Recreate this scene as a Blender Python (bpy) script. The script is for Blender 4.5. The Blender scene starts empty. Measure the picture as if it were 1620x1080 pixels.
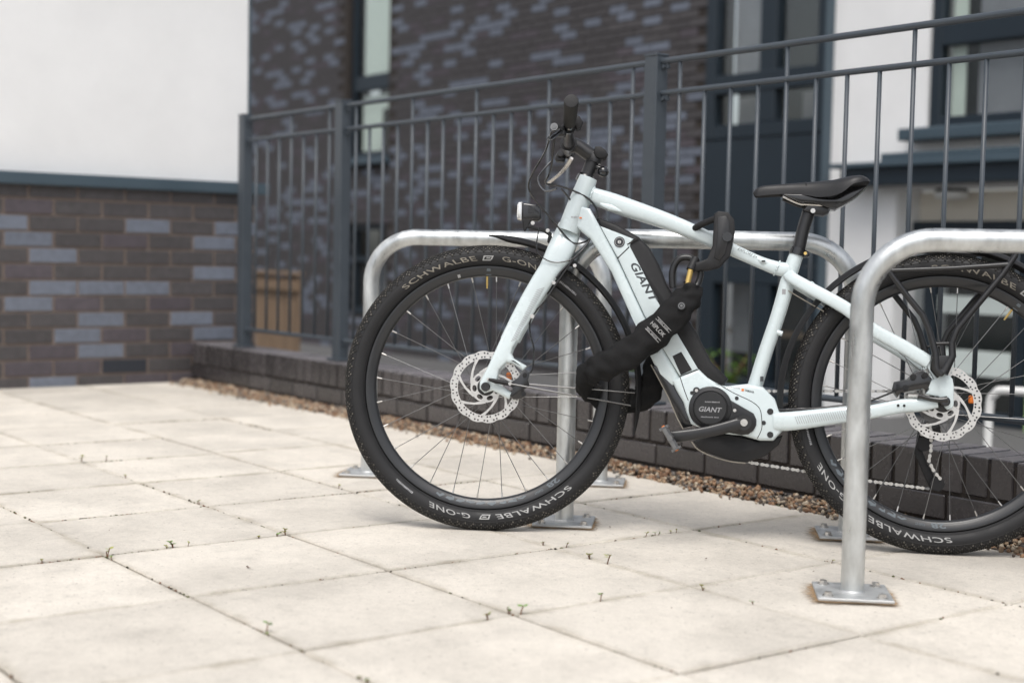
import bpy, bmesh, math, random
from mathutils import Vector, Matrix
R = math.radians
random.seed(7)
scene = bpy.context.scene
col = scene.collection

# ---------------------------------------------------------------- camera
cam_d = bpy.data.cameras.new('camera')
cam = bpy.data.objects.new('camera', cam_d); col.objects.link(cam)
cam_d.sensor_width = 36.0; cam_d.lens = 50.67; cam_d.clip_start = .05; cam_d.clip_end = 500
cr_, cu_, cf_ = (0.59812711, 0.80113631, 0.02060511), (-0.06023102, 0.01930003, 0.99799786), (-0.79913465, 0.59817064, -0.05979713)
cam.matrix_world = Matrix(((cr_[0], cu_[0], -cf_[0], 0), (cr_[1], cu_[1], -cf_[1], 0), (cr_[2], cu_[2], -cf_[2], .70), (0, 0, 0, 1)))
cam_d.dof.use_dof = True; cam_d.dof.focus_distance = 3.55; cam_d.dof.aperture_fstop = 2.2
scene.camera = cam

# ---------------------------------------------------------------- sky, sun, exposure
SUN_EL, SUN_AZ = 62.0, 48.0       # azimuth measured from +X towards -Y
world = bpy.data.worlds.new('World'); scene.world = world; world.use_nodes = True
wn = world.node_tree.nodes; wl = world.node_tree.links
bg = wn['Background']
sky = wn.new('ShaderNodeTexSky'); sky.sky_type = 'NISHITA'; sky.sun_disc = False
sky.sun_elevation = R(SUN_EL); sky.sun_rotation = R(90 + SUN_AZ)
sky.air_density = 1.0; sky.dust_density = 4.0; sky.ozone_density = 0.6
hs = wn.new('ShaderNodeHueSaturation'); hs.inputs['Saturation'].default_value = .38
wl.new(sky.outputs[0], hs.inputs['Color']); wl.new(hs.outputs[0], bg.inputs['Color'])
bg.inputs['Strength'].default_value = .15
sun_d = bpy.data.lights.new('sun', 'SUN'); sun = bpy.data.objects.new('sun', sun_d); col.objects.link(sun)
sun_d.energy = 1.15; sun_d.angle = R(30); sun_d.color = (1, .97, .925)
sd = Vector((math.cos(R(SUN_EL)) * math.cos(R(SUN_AZ)), -math.cos(R(SUN_EL)) * math.sin(R(SUN_AZ)), math.sin(R(SUN_EL))))
sun.rotation_euler = sd.to_track_quat('Z', 'Y').to_euler()
scene.view_settings.view_transform = 'Standard'; scene.view_settings.look = 'None'
scene.view_settings.gamma = 1; scene.view_settings.use_curve_mapping = False
scene.view_settings.exposure = 0.36

# ---------------------------------------------------------------- materials
def srgb(r, g, b):
    f = lambda c: c / 12.92 if c <= .04045 else ((c + .055) / 1.055) ** 2.4
    return (f(r / 255), f(g / 255), f(b / 255), 1)
def mat(name, c, rough=.5, metal=0., var=.0, scale=8., bump=0., bscale=60., coat=0., rvar=0., spec=.5, detail=4, rand=0., aniso=None):
    """Principled surface with procedural colour variation (var), relief (bump), roughness wear (rvar) and per-object tint (rand)."""
    m = bpy.data.materials.new(name); m.use_nodes = True
    n = m.node_tree.nodes; l = m.node_tree.links; p = n['Principled BSDF']
    p.inputs['Base Color'].default_value = c; p.inputs['Roughness'].default_value = rough; p.inputs['Metallic'].default_value = metal
    p.inputs['Coat Weight'].default_value = coat; p.inputs['Coat Roughness'].default_value = .08; p.inputs['Specular IOR Level'].default_value = spec
    geo = n.new('ShaderNodeNewGeometry')
    pos = geo.outputs['Position']
    if aniso:
        vm = n.new('ShaderNodeVectorMath'); vm.operation = 'MULTIPLY'; l.new(pos, vm.inputs[0]); vm.inputs[1].default_value = aniso; pos = vm.outputs[0]
    colour = None
    if var:
        t = n.new('ShaderNodeTexNoise'); t.inputs['Scale'].default_value = scale; t.inputs['Detail'].default_value = detail; t.inputs['Roughness'].default_value = .65
        l.new(pos, t.inputs['Vector'])
        mr = n.new('ShaderNodeMapRange'); mr.inputs[1].default_value = .25; mr.inputs[2].default_value = .75
        mr.inputs[3].default_value = 1 - var; mr.inputs[4].default_value = 1 + var; l.new(t.outputs['Fac'], mr.inputs[0])
        mx = n.new('ShaderNodeVectorMath'); mx.operation = 'SCALE'; mx.inputs[0].default_value = c[:3]; l.new(mr.outputs[0], mx.inputs['Scale'])
        colour = mx.outputs[0]
        if rvar:
            m2 = n.new('ShaderNodeMapRange'); m2.inputs[1].default_value = .3; m2.inputs[2].default_value = .7
            m2.inputs[3].default_value = max(.02, rough - rvar); m2.inputs[4].default_value = min(1, rough + rvar)
            l.new(t.outputs['Fac'], m2.inputs[0]); l.new(m2.outputs[0], p.inputs['Roughness'])
    if rand:
        oi = n.new('ShaderNodeObjectInfo')
        mr = n.new('ShaderNodeMapRange'); mr.inputs[3].default_value = 1 - rand; mr.inputs[4].default_value = 1 + rand
        l.new(oi.outputs['Random'], mr.inputs[0])
        mx = n.new('ShaderNodeVectorMath'); mx.operation = 'SCALE'; l.new(mr.outputs[0], mx.inputs['Scale'])
        if colour: l.new(colour, mx.inputs[0])
        else: mx.inputs[0].default_value = c[:3]
        colour = mx.outputs[0]
    if colour: l.new(colour, p.inputs['Base Color'])
    if bump:
        t2 = n.new('ShaderNodeTexNoise'); t2.inputs['Scale'].default_value = bscale; t2.inputs['Detail'].default_value = 6; l.new(pos, t2.inputs['Vector'])
        b = n.new('ShaderNodeBump'); b.inputs['Strength'].default_value = bump; b.inputs['Distance'].default_value = .004
        l.new(t2.outputs['Fac'], b.inputs['Height']); l.new(b.outputs[0], p.inputs['Normal'])
    return m
M = {}
M['render'] = mat('white_render', (.83, .83, .825, 1), .85, var=.06, scale=1.6, bump=.6, bscale=70, detail=9)
M['render_beige'] = mat('beige_render', (.80, .75, .655, 1), .85, var=.05, scale=2, bump=.3, bscale=60)
M['slate'] = mat('slate_painted_metal', srgb(66, 81, 91), .42, .0, var=.06, scale=5, bump=.03, bscale=200, rvar=.08)
M['rail'] = mat('railing_paint', srgb(64, 71, 78), .4, 0., var=.10, scale=14, bump=.05, bscale=150, rvar=.1)
M['darkframe'] = mat('window_frame_paint', srgb(30, 41, 50), .4, 0, var=.06, scale=4, bump=.02, bscale=90)
M['mortar'] = mat('mortar', srgb(128, 114, 105), .9, var=.15, scale=20, bump=.4, bscale=200)
M['mortar_dark'] = mat('dark_mortar', srgb(52, 46, 42), .9, var=.25, scale=18, bump=.4, bscale=200)
M['brick_brown'] = mat('brown_brick', srgb(73, 70, 71), .75, var=.26, scale=30, bump=.35, bscale=120, rand=.16)
M['brick_plum'] = mat('plum_brick', srgb(79, 73, 78), .72, var=.24, scale=30, bump=.35, bscale=120, rand=.12)
M['brick_blue'] = mat('blue_grey_brick', srgb(104, 110, 122), .62, var=.20, scale=30, bump=.3, bscale=120, rand=.10)
M['brick_vent'] = mat('black_vent', srgb(38, 42, 50), .6, var=.1, scale=20)
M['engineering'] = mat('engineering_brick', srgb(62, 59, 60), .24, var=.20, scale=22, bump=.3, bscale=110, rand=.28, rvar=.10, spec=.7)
M['engineering_top'] = mat('sky_lit_brick_top', srgb(112, 108, 110), .5, var=.25, scale=22, bump=.25, bscale=110, rand=.18)  # paler copy for coping tops: sky sheen painted into the colour, with some weathering
M['galv'] = mat('galvanised_steel', (.58, .60, .60, 1), .38, .8, var=.30, scale=22, bump=.08, bscale=90, rvar=.14, aniso=(1, 1, .35))
M['plate'] = mat('galvanised_plate', (.50, .51, .51, 1), .5, .6, var=.15, scale=30, bump=.06, bscale=120, rvar=.15)
M['stain'] = mat('rust_damp_stain', srgb(150, 124, 92), .9, var=.3, scale=25)
M['paint'] = mat('pale_mint_paint', (.575, .65, .66, 1), .26, 0, var=.05, scale=9, rvar=.08, coat=.7)
M['black'] = mat('satin_black_metal', (.010, .010, .011, 1), .38, .0, var=.15, scale=40, coat=.2, rvar=.08)
M['matt'] = mat('matt_black_plastic', (.013, .013, .014, 1), .55, 0, spec=.35, var=.15, scale=60, bump=.08, bscale=500)
M['gloss'] = mat('gloss_black', (.007, .007, .008, 1), .22, 0, var=.1, scale=40, coat=.6)
M['tyre'] = mat('tyre_rubber', (.016, .016, .017, 1), .58, 0, spec=.35, var=.25, scale=25, bump=.06, bscale=400, rvar=.1)
M['knob'] = mat('tread_rubber', (.026, .025, .0235, 1), .7, 0, spec=.3, var=.2, scale=40)
M['dust'] = mat('dusty_rubber', (.10, .093, .08, 1), .85, 0, var=.6, scale=30)
M['rim'] = mat('rim_black', (.014, .015, .017, 1), .4, 0, var=.15, scale=30, coat=.3)
M['rimgrey'] = mat('rim_graphic_grey', (.10, .12, .135, 1), .5, var=.1, scale=40)
M['steel'] = mat('stainless_steel', (.62, .60, .57, 1), .3, .9, var=.08, scale=60, rvar=.08)
M['disc'] = mat('brushed_disc_steel', (.66, .645, .62, 1), .34, .8, var=.08, scale=70, rvar=.08)
M['spoke'] = mat('spoke_steel', (.20, .20, .20, 1), .35, .8, var=.1, scale=60)
M['letter_white'] = mat('white_print', (.33, .33, .325, 1), .6, var=.2, scale=50)
M['letter_tan'] = mat('tan_print', (.23, .21, .175, 1), .65, var=.3, scale=50)
M['letter_dark'] = mat('dark_print', (.04, .045, .05, 1), .5)
M['letter_grey'] = mat('grey_print', (.30, .30, .31, 1), .5)
M['orange'] = mat('orange_reflector', (.75, .20, .03, 1), .3, coat=.6)
M['brass'] = mat('brass', (.75, .52, .18, 1), .3, .9)
M['fabric'] = mat('black_woven_fabric', (.009, .009, .0095, 1), .8, 0, spec=.25, var=.25, scale=40, bump=.25, bscale=700)
M['saddle'] = mat('saddle_vinyl', (.016, .016, .017, 1), .42, 0, spec=.4, var=.12, scale=60, bump=.08, bscale=600)
M['silverlens'] = mat('lamp_lens', (.75, .75, .74, 1), .12, .6)
M['timber'] = mat('weathered_timber', srgb(150, 126, 102), .75, var=.18, scale=10, bump=.2, bscale=40, rand=.12, aniso=(4, 4, .5))
M['asphalt'] = mat('asphalt', (.10, .10, .10, 1), .9, var=.25, scale=30, bump=.4, bscale=200)
M['soil'] = mat('joint_grit', srgb(48, 43, 29), .95, var=.5, scale=60, bump=.5, bscale=300)
M['bedding'] = M['soil']
M['greenpanel'] = mat('green_panel', srgb(176, 210, 138), .6, var=.06, scale=3)
M['palerail'] = mat('pale_door_rail', srgb(205, 214, 210), .5, var=.05, scale=5)
M['leaf'] = mat('leaf_green', (.16, .30, .05, 1), .55, var=.3, scale=60, rand=.25)
M['leaf2'] = mat('leaf_olive', (.26, .27, .06, 1), .6, var=.3, scale=60, rand=.25)
M['moss'] = mat('joint_moss', (.075, .085, .028, 1), .95, var=.4, scale=90)
M['stem'] = mat('weed_stem', (.16, .08, .04, 1), .7, var=.2, scale=60)
M['twig'] = mat('dead_leaf', (.09, .045, .02, 1), .8, var=.3, scale=80)
M['blind'] = mat('window_blind', srgb(232, 240, 230), .8, var=.05, scale=3)
M['curtain'] = mat('grey_curtain', srgb(150, 150, 156), .8, var=.12, scale=6)
M['room'] = mat('dark_interior', (.022, .028, .024, 1), .9, var=.2, scale=3)
M['whitepl'] = mat('white_plastic', (.8, .8, .78, 1), .4, var=.02, scale=10)
for i, c in enumerate([(152, 130, 106), (124, 94, 72), (104, 98, 92), (182, 168, 148), (80, 70, 62), (144, 114, 88)]):
    M['peb%d' % i] = mat('pebble_%s' % 'tan rust grey pale brown orange'.split()[i], srgb(*c), .75, var=.2, scale=120, bump=.2, bscale=300)

def glass_mat(name, tint):
    m = bpy.data.materials.new(name); m.use_nodes = True
    n = m.node_tree.nodes; l = m.node_tree.links; n.remove(n['Principled BSDF'])
    out = n['Material Output']
    tr = n.new('ShaderNodeBsdfTransparent'); tr.inputs[0].default_value = tint
    gl = n.new('ShaderNodeBsdfGlossy'); gl.inputs['Roughness'].default_value = .02
    geo = n.new('ShaderNodeNewGeometry'); dt_ = n.new('ShaderNodeVectorMath'); dt_.operation = 'DOT_PRODUCT'; l.new(geo.outputs['Normal'], dt_.inputs[0]); l.new(geo.outputs['Incoming'], dt_.inputs[1])
    ab = n.new('ShaderNodeMath'); ab.operation = 'ABSOLUTE'; l.new(dt_.outputs['Value'], ab.inputs[0])
    om = n.new('ShaderNodeMath'); om.operation = 'SUBTRACT'; om.inputs[0].default_value = 1; l.new(ab.outputs[0], om.inputs[1])
    pw = n.new('ShaderNodeMath'); pw.operation = 'POWER'; l.new(om.outputs[0], pw.inputs[0]); pw.inputs[1].default_value = 5
    fr = n.new('ShaderNodeMath'); fr.operation = 'MULTIPLY_ADD'; l.new(pw.outputs[0], fr.inputs[0]); fr.inputs[1].default_value = .92; fr.inputs[2].default_value = .08
    t = n.new('ShaderNodeTexNoise'); t.inputs['Scale'].default_value = 1.5
    b = n.new('ShaderNodeBump'); b.inputs['Strength'].default_value = .03; l.new(t.outputs['Fac'], b.inputs['Height']); l.new(b.outputs[0], gl.inputs['Normal'])
    mx = n.new('ShaderNodeMixShader'); l.new(fr.outputs[0], mx.inputs[0]); l.new(tr.outputs[0], mx.inputs[1]); l.new(gl.outputs[0], mx.inputs[2]); l.new(mx.outputs[0], out.inputs[0])
    return m
M['glass'] = glass_mat('window_glass', (.92, .94, .935, 1))

def slab_material():
    m = mat('concrete_slab', (.60, .575, .535, 1), .86, bump=.25, bscale=260)
    n = m.node_tree.nodes; l = m.node_tree.links; p = n['Principled BSDF']
    geo = n.new('ShaderNodeNewGeometry'); tc = n.new('ShaderNodeTexCoord'); oi = n.new('ShaderNodeObjectInfo')
    def noise(s, d=5, r=.6, src=None):
        t = n.new('ShaderNodeTexNoise'); t.inputs['Scale'].default_value = s; t.inputs['Detail'].default_value = d; t.inputs['Roughness'].default_value = r
        l.new(src or geo.outputs['Position'], t.inputs['Vector']); return t.outputs['Fac']
    def rng(x, a, b, c, d):
        k = n.new('ShaderNodeMapRange'); k.interpolation_type = 'SMOOTHSTEP'
        for i, v in zip((1, 2, 3, 4), (a, b, c, d)): k.inputs[i].default_value = v
        l.new(x, k.inputs[0]); return k.outputs[0]
    def mul(a, b):
        k = n.new('ShaderNodeMath'); k.operation = 'MULTIPLY'; l.new(a, k.inputs[0]); l.new(b, k.inputs[1]); return k.outputs[0]
    f = mul(rng(noise(3.1, 6), .38, .66, 1.05, .86), rng(noise(260, 4, .8), .3, .7, .88, 1.08))
    f = mul(f, rng(noise(48, 6, .75), .35, .7, 1.03, .93))
    f = mul(f, rng(noise(14, 6, .7), .48, .78, 1.0, .84))
    f = mul(f, rng(oi.outputs['Random'], 0, 1, .92, 1.05))
    # soiling creeping in from each slab's own edge, broken up by noise (object space, |x|,|y| up to .2335)
    sep = n.new('ShaderNodeSeparateXYZ'); l.new(tc.outputs['Object'], sep.inputs[0])
    def absn(o):
        k = n.new('ShaderNodeMath'); k.operation = 'ABSOLUTE'; l.new(o, k.inputs[0]); return k.outputs[0]
    mxn = n.new('ShaderNodeMath'); mxn.operation = 'MAXIMUM'; l.new(absn(sep.outputs[0]), mxn.inputs[0]); l.new(absn(sep.outputs[1]), mxn.inputs[1])
    ad = n.new('ShaderNodeMath'); ad.operation = 'MULTIPLY_ADD'; l.new(noise(9, 5, .7), ad.inputs[0]); ad.inputs[1].default_value = .10; l.new(mxn.outputs[0], ad.inputs[2])
    edge = rng(ad.outputs[0], .258, .302, 0., 1.)
    mix = n.new('ShaderNodeMixRGB'); mix.inputs[1].default_value = (.635, .59, .52, 1); mix.inputs[2].default_value = (.37, .33, .26, 1)
    es = n.new('ShaderNodeMath'); es.operation = 'MULTIPLY'; l.new(edge, es.inputs[0]); es.inputs[1].default_value = .75; l.new(es.outputs[0], mix.inputs[0])
    # dark specks
    sp = rng(noise(90, 2, .5), .66, .72, 0, .8)
    mix2 = n.new('ShaderNodeMixRGB'); l.new(sp, mix2.inputs[0]); l.new(mix.outputs[0], mix2.inputs[1]); mix2.inputs[2].default_value = (.36, .33, .29, 1)
    sc = n.new('ShaderNodeVectorMath'); sc.operation = 'SCALE'; l.new(mix2.outputs[0], sc.inputs[0]); l.new(f, sc.inputs['Scale'])
    l.new(sc.outputs[0], p.inputs['Base Color'])
    return m
M['slab'] = slab_material()
def stain_material():
    m = M['stain']; n = m.node_tree.nodes; l = m.node_tree.links; p = n['Principled BSDF']; out = n['Material Output']
    g = n.new('ShaderNodeNewGeometry'); t = n.new('ShaderNodeTexNoise'); t.inputs['Scale'].default_value = 70; t.inputs['Detail'].default_value = 5; l.new(g.outputs['Position'], t.inputs['Vector'])
    at = n.new('ShaderNodeAttribute'); at.attribute_name = 'strength'
    ad = n.new('ShaderNodeMath'); ad.operation = 'MULTIPLY_ADD'; l.new(t.outputs['Fac'], ad.inputs[0]); ad.inputs[1].default_value = .9; l.new(at.outputs['Fac'], ad.inputs[2])
    k = n.new('ShaderNodeMapRange'); k.interpolation_type = 'SMOOTHSTEP'
    for i, v in zip((1, 2, 3, 4), (.40, 1.05, 0, .9)): k.inputs[i].default_value = v
    l.new(ad.outputs[0], k.inputs[0])
    tr = n.new('ShaderNodeBsdfTransparent'); mx = n.new('ShaderNodeMixShader'); l.new(k.outputs[0], mx.inputs[0]); l.new(tr.outputs[0], mx.inputs[1]); l.new(p.outputs[0], mx.inputs[2]); l.new(mx.outputs[0], out.inputs[0])
stain_material()

# ---------------------------------------------------------------- mesh helpers
def link(name, me, parent=None, m=None):
    o = bpy.data.objects.new(name, me); col.objects.link(o)
    if parent: o.parent = parent
    if m is not None:
        if not me.materials: me.materials.append(None)
        o.material_slots[0].link = 'OBJECT'; o.material_slots[0].material = m
    return o
def finish(bm, name, mats, parent=None, smooth=None):
    bmesh.ops.recalc_face_normals(bm, faces=bm.faces)
    me = bpy.data.meshes.new(name); bm.to_mesh(me); bm.free()
    for m in (mats if isinstance(mats, (list, tuple)) else [mats]): me.materials.append(m)
    if smooth is not None:
        for p in me.polygons: p.use_smooth = True
        me.set_sharp_from_angle(angle=R(smooth))
    o = bpy.data.objects.new(name, me); col.objects.link(o)
    if parent: o.parent = parent
    return o
def box(bm, c, s, rot=None, bev=0, mi=0):
    r = bmesh.ops.create_cube(bm, size=1); vs = r['verts']
    for v in vs: v.co = Vector((v.co.x * s[0], v.co.y * s[1], v.co.z * s[2]))
    if bev:
        es = list({e for v in vs for e in v.link_edges})
        rr = bmesh.ops.bevel(bm, geom=es, offset=bev, segments=1, affect='EDGES', profile=.5)
        vs = list({v for f in rr['faces'] for v in f.verts} | {v for v in vs if v.is_valid})
    mt = Matrix.Translation(c) @ (rot.to_4x4() if rot else Matrix())
    for v in vs: v.co = mt @ v.co
    if mi:
        for f in {f for v in vs for f in v.link_faces}: f.material_index = mi
    return vs
def bx(name, c, s, m, parent=None, bev=0, rot=None):
    bm = bmesh.new(); box(bm, c, s, rot, bev); return finish(bm, name, m, parent)
def box_mesh(name, s, bev, m):
    bm = bmesh.new(); box(bm, (0, 0, 0), s, None, bev); bmesh.ops.recalc_face_normals(bm, faces=bm.faces)
    me = bpy.data.meshes.new(name); bm.to_mesh(me); bm.free(); me.materials.append(m); return me
def smooth_path(pts, k=4):
    """Catmull-Rom through tuples of any length."""
    out = []; P = [pts[0]] + list(pts) + [pts[-1]]
    for i in range(1, len(P) - 2):
        a, b, c, d = P[i - 1], P[i], P[i + 1], P[i + 2]
        for j in range(k):
            t = j / k
            out.append(tuple(.5 * (2 * b[q] + (c[q] - a[q]) * t + (2 * a[q] - 5 * b[q] + 4 * c[q] - d[q]) * t * t + (3 * b[q] - a[q] - 3 * c[q] + d[q]) * t ** 3) for q in range(len(b))))
    out.append(tuple(pts[-1])); return out
def sweep(bm, pts, rad, n=10, caps=True, mi=0, side=None, flat=1.0, power=2.0):
    """Tube through pts; rad number or list; 'flat' scales the section along 'side'; power>2 squares the section off."""
    pts = [Vector(p[:3]) for p in pts]; N = len(pts)
    rad = rad if isinstance(rad, (list, tuple)) else [rad] * N
    up = None; rings = []
    for i in range(N):
        t = (pts[min(i + 1, N - 1)] - pts[max(i - 1, 0)]).normalized()
        if side is not None: u = Vector(side)
        elif up is None: u = Vector((0, 1, 0)) if abs(t.y) < .9 else Vector((1, 0, 0))
        else: u = up
        u = (u - t * u.dot(t)).normalized(); up = u; w = t.cross(u)
        ring = []
        for k in range(n):
            a = 2 * math.pi * k / n; ca, sa = math.cos(a), math.sin(a)
            ca = math.copysign(abs(ca) ** (2 / power), ca); sa = math.copysign(abs(sa) ** (2 / power), sa)
            ring.append(bm.verts.new(pts[i] + u * (ca * rad[i] * flat) + w * (sa * rad[i])))
        rings.append(ring)
    fs = []
    for i in range(N - 1):
        for k in range(n):
            fs.append(bm.faces.new((rings[i][k], rings[i][(k + 1) % n], rings[i + 1][(k + 1) % n], rings[i + 1][k])))
    if caps: fs += [bm.faces.new(rings[0][::-1]), bm.faces.new(rings[-1])]
    for f in fs: f.material_index = mi
    return rings
def tube(name, pts, rad, m, parent=None, n=10, smooth=45, **kw):
    bm = bmesh.new(); sweep(bm, pts, rad, n, **kw); return finish(bm, name, m, parent, smooth)
def prism(bm, poly, y0, y1, bev=.004, seg=2):
    """Polygon in x,z extruded along y with rounded rims."""
    vs = [bm.verts.new((p[0], y0, p[1])) for p in poly]
    f = bm.faces.new(vs)
    r = bmesh.ops.extrude_face_region(bm, geom=[f])
    nv = [g for g in r['geom'] if isinstance(g, bmesh.types.BMVert)]
    for v in nv: v.co.y = y1
    allv = vs + nv
    if bev:
        es = [e for e in {e for v in allv for e in v.link_edges} if abs(e.verts[0].co.y - e.verts[1].co.y) < 1e-6]
        bmesh.ops.bevel(bm, geom=es, offset=bev, segments=seg, affect='EDGES', profile=.5, clamp_overlap=True)
    return allv
def pr(name, poly, y0, y1, m, parent=None, bev=.004, seg=2, smooth=35):
    bm = bmesh.new(); prism(bm, poly, y0, y1, bev, seg); return finish(bm, name, m, parent, smooth)
def lathe(bm, prof, n=64, a0=0, a1=2 * math.pi, closed_prof=False, mi=0, centre=(0, 0)):
    """Profile (r, y) turned about the y axis; angle 0 = +x, towards +z."""
    full = abs(a1 - a0) > 6.28; cnt = n if full else n + 1; rings = []
    for i in range(cnt):
        a = a0 + (a1 - a0) * i / n
        rings.append([bm.verts.new((centre[0] + r * math.cos(a), y, centre[1] + r * math.sin(a))) for r, y in prof])
    fs = []; P = len(prof)
    for i in range(n if full else n):
        A = rings[i]; B = rings[(i + 1) % cnt]
        for k in range(P if closed_prof else P - 1):
            fs.append(bm.faces.new((A[k], A[(k + 1) % P], B[(k + 1) % P], B[k])))
    for f in fs: f.material_index = mi
    if closed_prof and not full:
        bm.faces.new(rings[0]); bm.faces.new(rings[-1][::-1])
    return rings
def lat(name, prof, m, parent=None, n=48, smooth=35, **kw):
    bm = bmesh.new(); lathe(bm, prof, n, **kw); return finish(bm, name, m, parent, smooth)
def empty(name, loc=(0, 0, 0), rz=0):
    o = bpy.data.objects.new(name, None); col.objects.link(o); o.location = loc; o.rotation_euler = (0, 0, rz); o.empty_display_size = .1
    return o
def tag(o, label=None, cat=None, group=None, kind=None):
    if label: o['label'] = label
    if cat: o['category'] = cat
    if group: o['group'] = group
    if kind: o['kind'] = kind
    return o
def text2d(s, width=None, height=1.0, shear=0., bold=.0, spacing=1.0):
    """Flat outline of a word: (verts2d, faces), left edge at 0, base at 0, scaled to height (and width)."""
    if s[0] == '#':                       # print too fine to read: a row of n small upright marks
        n = int(s[1:]); rr = random.Random(n); vs, fs = [], []
        for i in range(n):
            if rr.random() < .12: continue
            x0, x1 = (i + .12) * width / n, (i + rr.uniform(.6, .9)) * width / n; h = height * rr.uniform(.75, 1); k = len(vs)
            vs += [(x0, 0), (x1, 0), (x1, h), (x0, h)]; fs.append((k, k + 1, k + 2, k + 3))
        return vs, fs
    cu = bpy.data.curves.new('lettering_source', 'FONT'); cu.body = s; cu.shear = shear; cu.offset = bold; cu.resolution_u = 3; cu.space_character = spacing; cu.fill_mode = 'FRONT'
    o = bpy.data.objects.new('lettering_source', cu); col.objects.link(o)
    dg = bpy.context.evaluated_depsgraph_get(); ev = o.evaluated_get(dg); me = ev.to_mesh()
    vs = [(v.co.x, v.co.y) for v in me.vertices]; fs = [tuple(p.vertices) for p in me.polygons]
    ev.to_mesh_clear(); bpy.data.objects.remove(o); bpy.data.curves.remove(cu)
    x0 = min(v[0] for v in vs); x1 = max(v[0] for v in vs); y0 = min(v[1] for v in vs); y1 = max(v[1] for v in vs)
    k = height / (y1 - y0); kx = (width / (x1 - x0)) if width else k
    return [((x - x0) * kx, (y - y0) * k) for x, y in vs], fs
def letters(name, s, fn, m, parent, **kw):
    vs, fs = text2d(s, **kw)
    me = bpy.data.meshes.new(name); me.from_pydata([fn(x, y) for x, y in vs], [], fs); me.materials.append(m)
    o = bpy.data.objects.new(name, me); col.objects.link(o); o.parent = parent; return o

# ================================================================ SETTING
tag(bx('ground', (-5, 10, -.90), (160, 160, 1.0), M['asphalt']), kind='structure')
tag(bx('terrace_bed', (-2.4, .55, -.210), (9.9, 5.66, .380), M['soil']), kind='structure')     # Y -2.28 .. 3.38, top z -.013

# paving: stack-bonded slabs on the measured grid, each its own piece
PITCH = .467; GX, GY = -4.546, 2.610
pave = tag(empty('pavement', (-3, 1.5, 0)), kind='structure')
slab_meshes = []
for k in range(4):
    bm = bmesh.new(); vs = box(bm, (0, 0, 0), (PITCH - .0055, PITCH - .0055, .04), None, .003)
    rng = random.Random(50 + k)
    for v in bm.verts: v.co.x += rng.uniform(-.0012, .0012); v.co.y += rng.uniform(-.0012, .0012)
    bmesh.ops.recalc_face_normals(bm, faces=bm.faces)
    me = bpy.data.meshes.new('slab'); bm.to_mesh(me); bm.free(); me.materials.append(M['slab']); slab_meshes.append(me)
rng = random.Random(3)
for i in range(-6, 15):
    for k in range(-1, 8):
        cx = GX + (i + .5) * PITCH; cy = GY - (k + .5) * PITCH + 0.0
        x0, x1 = cx - PITCH / 2, cx + PITCH / 2
        if x1 < -7.06: continue
        o = link('slab', slab_meshes[rng.randrange(4)], pave)
        o.matrix_parent_inverse = Matrix.Translation((3, -1.5, 0))
        o.location = (cx + rng.uniform(-.001, .001), cy + rng.uniform(-.001, .001), -.02 + rng.uniform(-.0022, .0012))
        o.rotation_euler = (rng.uniform(-.003, .003), rng.uniform(-.003, .003), rng.uniform(-.002, .002) + math.pi * rng.randrange(4) / 2)
        if x0 < -7.07:
            w = (x1 + 7.07) / PITCH; o.rotation_euler = (0, 0, 0); o.scale.x = w; o.location.x = (-7.07 + x1) / 2

# moss and grit lodged along the joints
rng = random.Random(77); V, F, MI = [], [], []
ico = bmesh.new(); bmesh.ops.create_icosphere(ico, subdivisions=1, radius=1)
iv = [v.co.copy() for v in ico.verts]; ifc = [[v.index for v in f.verts] for f in ico.faces]; ico.free()
for line in range(60):
    along = line % 2; dens = rng.choice((.15, .4, 1.0, 1.0)); ph = rng.uniform(0, 9)
    if along: fx = GY - rng.randrange(-1, 8) * PITCH
    else: fx = GX + rng.randrange(-5, 12) * PITCH
    for q in range(int(150 * dens)):
        t_ = rng.uniform(-7, 1.2) if along else rng.uniform(-.4, 3.05)
        if math.sin(t_ * 3.1 + ph) + math.sin(t_ * 7.3 + ph * 2) < .1: continue
        off = rng.gauss(0, .0028); x, y = (t_, fx + off) if along else (fx + off, t_)
        r = rng.uniform(.0018, .0042); b = len(V)
        for v in iv: V.append((x + v.x * r * rng.uniform(.8, 1.3), y + v.y * r * rng.uniform(.8, 1.3), -.0035 + v.z * r * .8 + rng.uniform(0, .001)))
        m_ = rng.randrange(3)
        for f in ifc: F.append([b + k for k in f]); MI.append(m_)
me = bpy.data.meshes.new('moss'); me.from_pydata(V, [], F)
for q in ('moss', 'soil', 'stem'): me.materials.append(M[q])
me.polygons.foreach_set('material_index', MI)
mo = bpy.data.objects.new('moss', me); col.objects.link(mo); tag(mo, 'moss and grit lodged in the joints of the pale paving', 'moss', kind='stuff')

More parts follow.
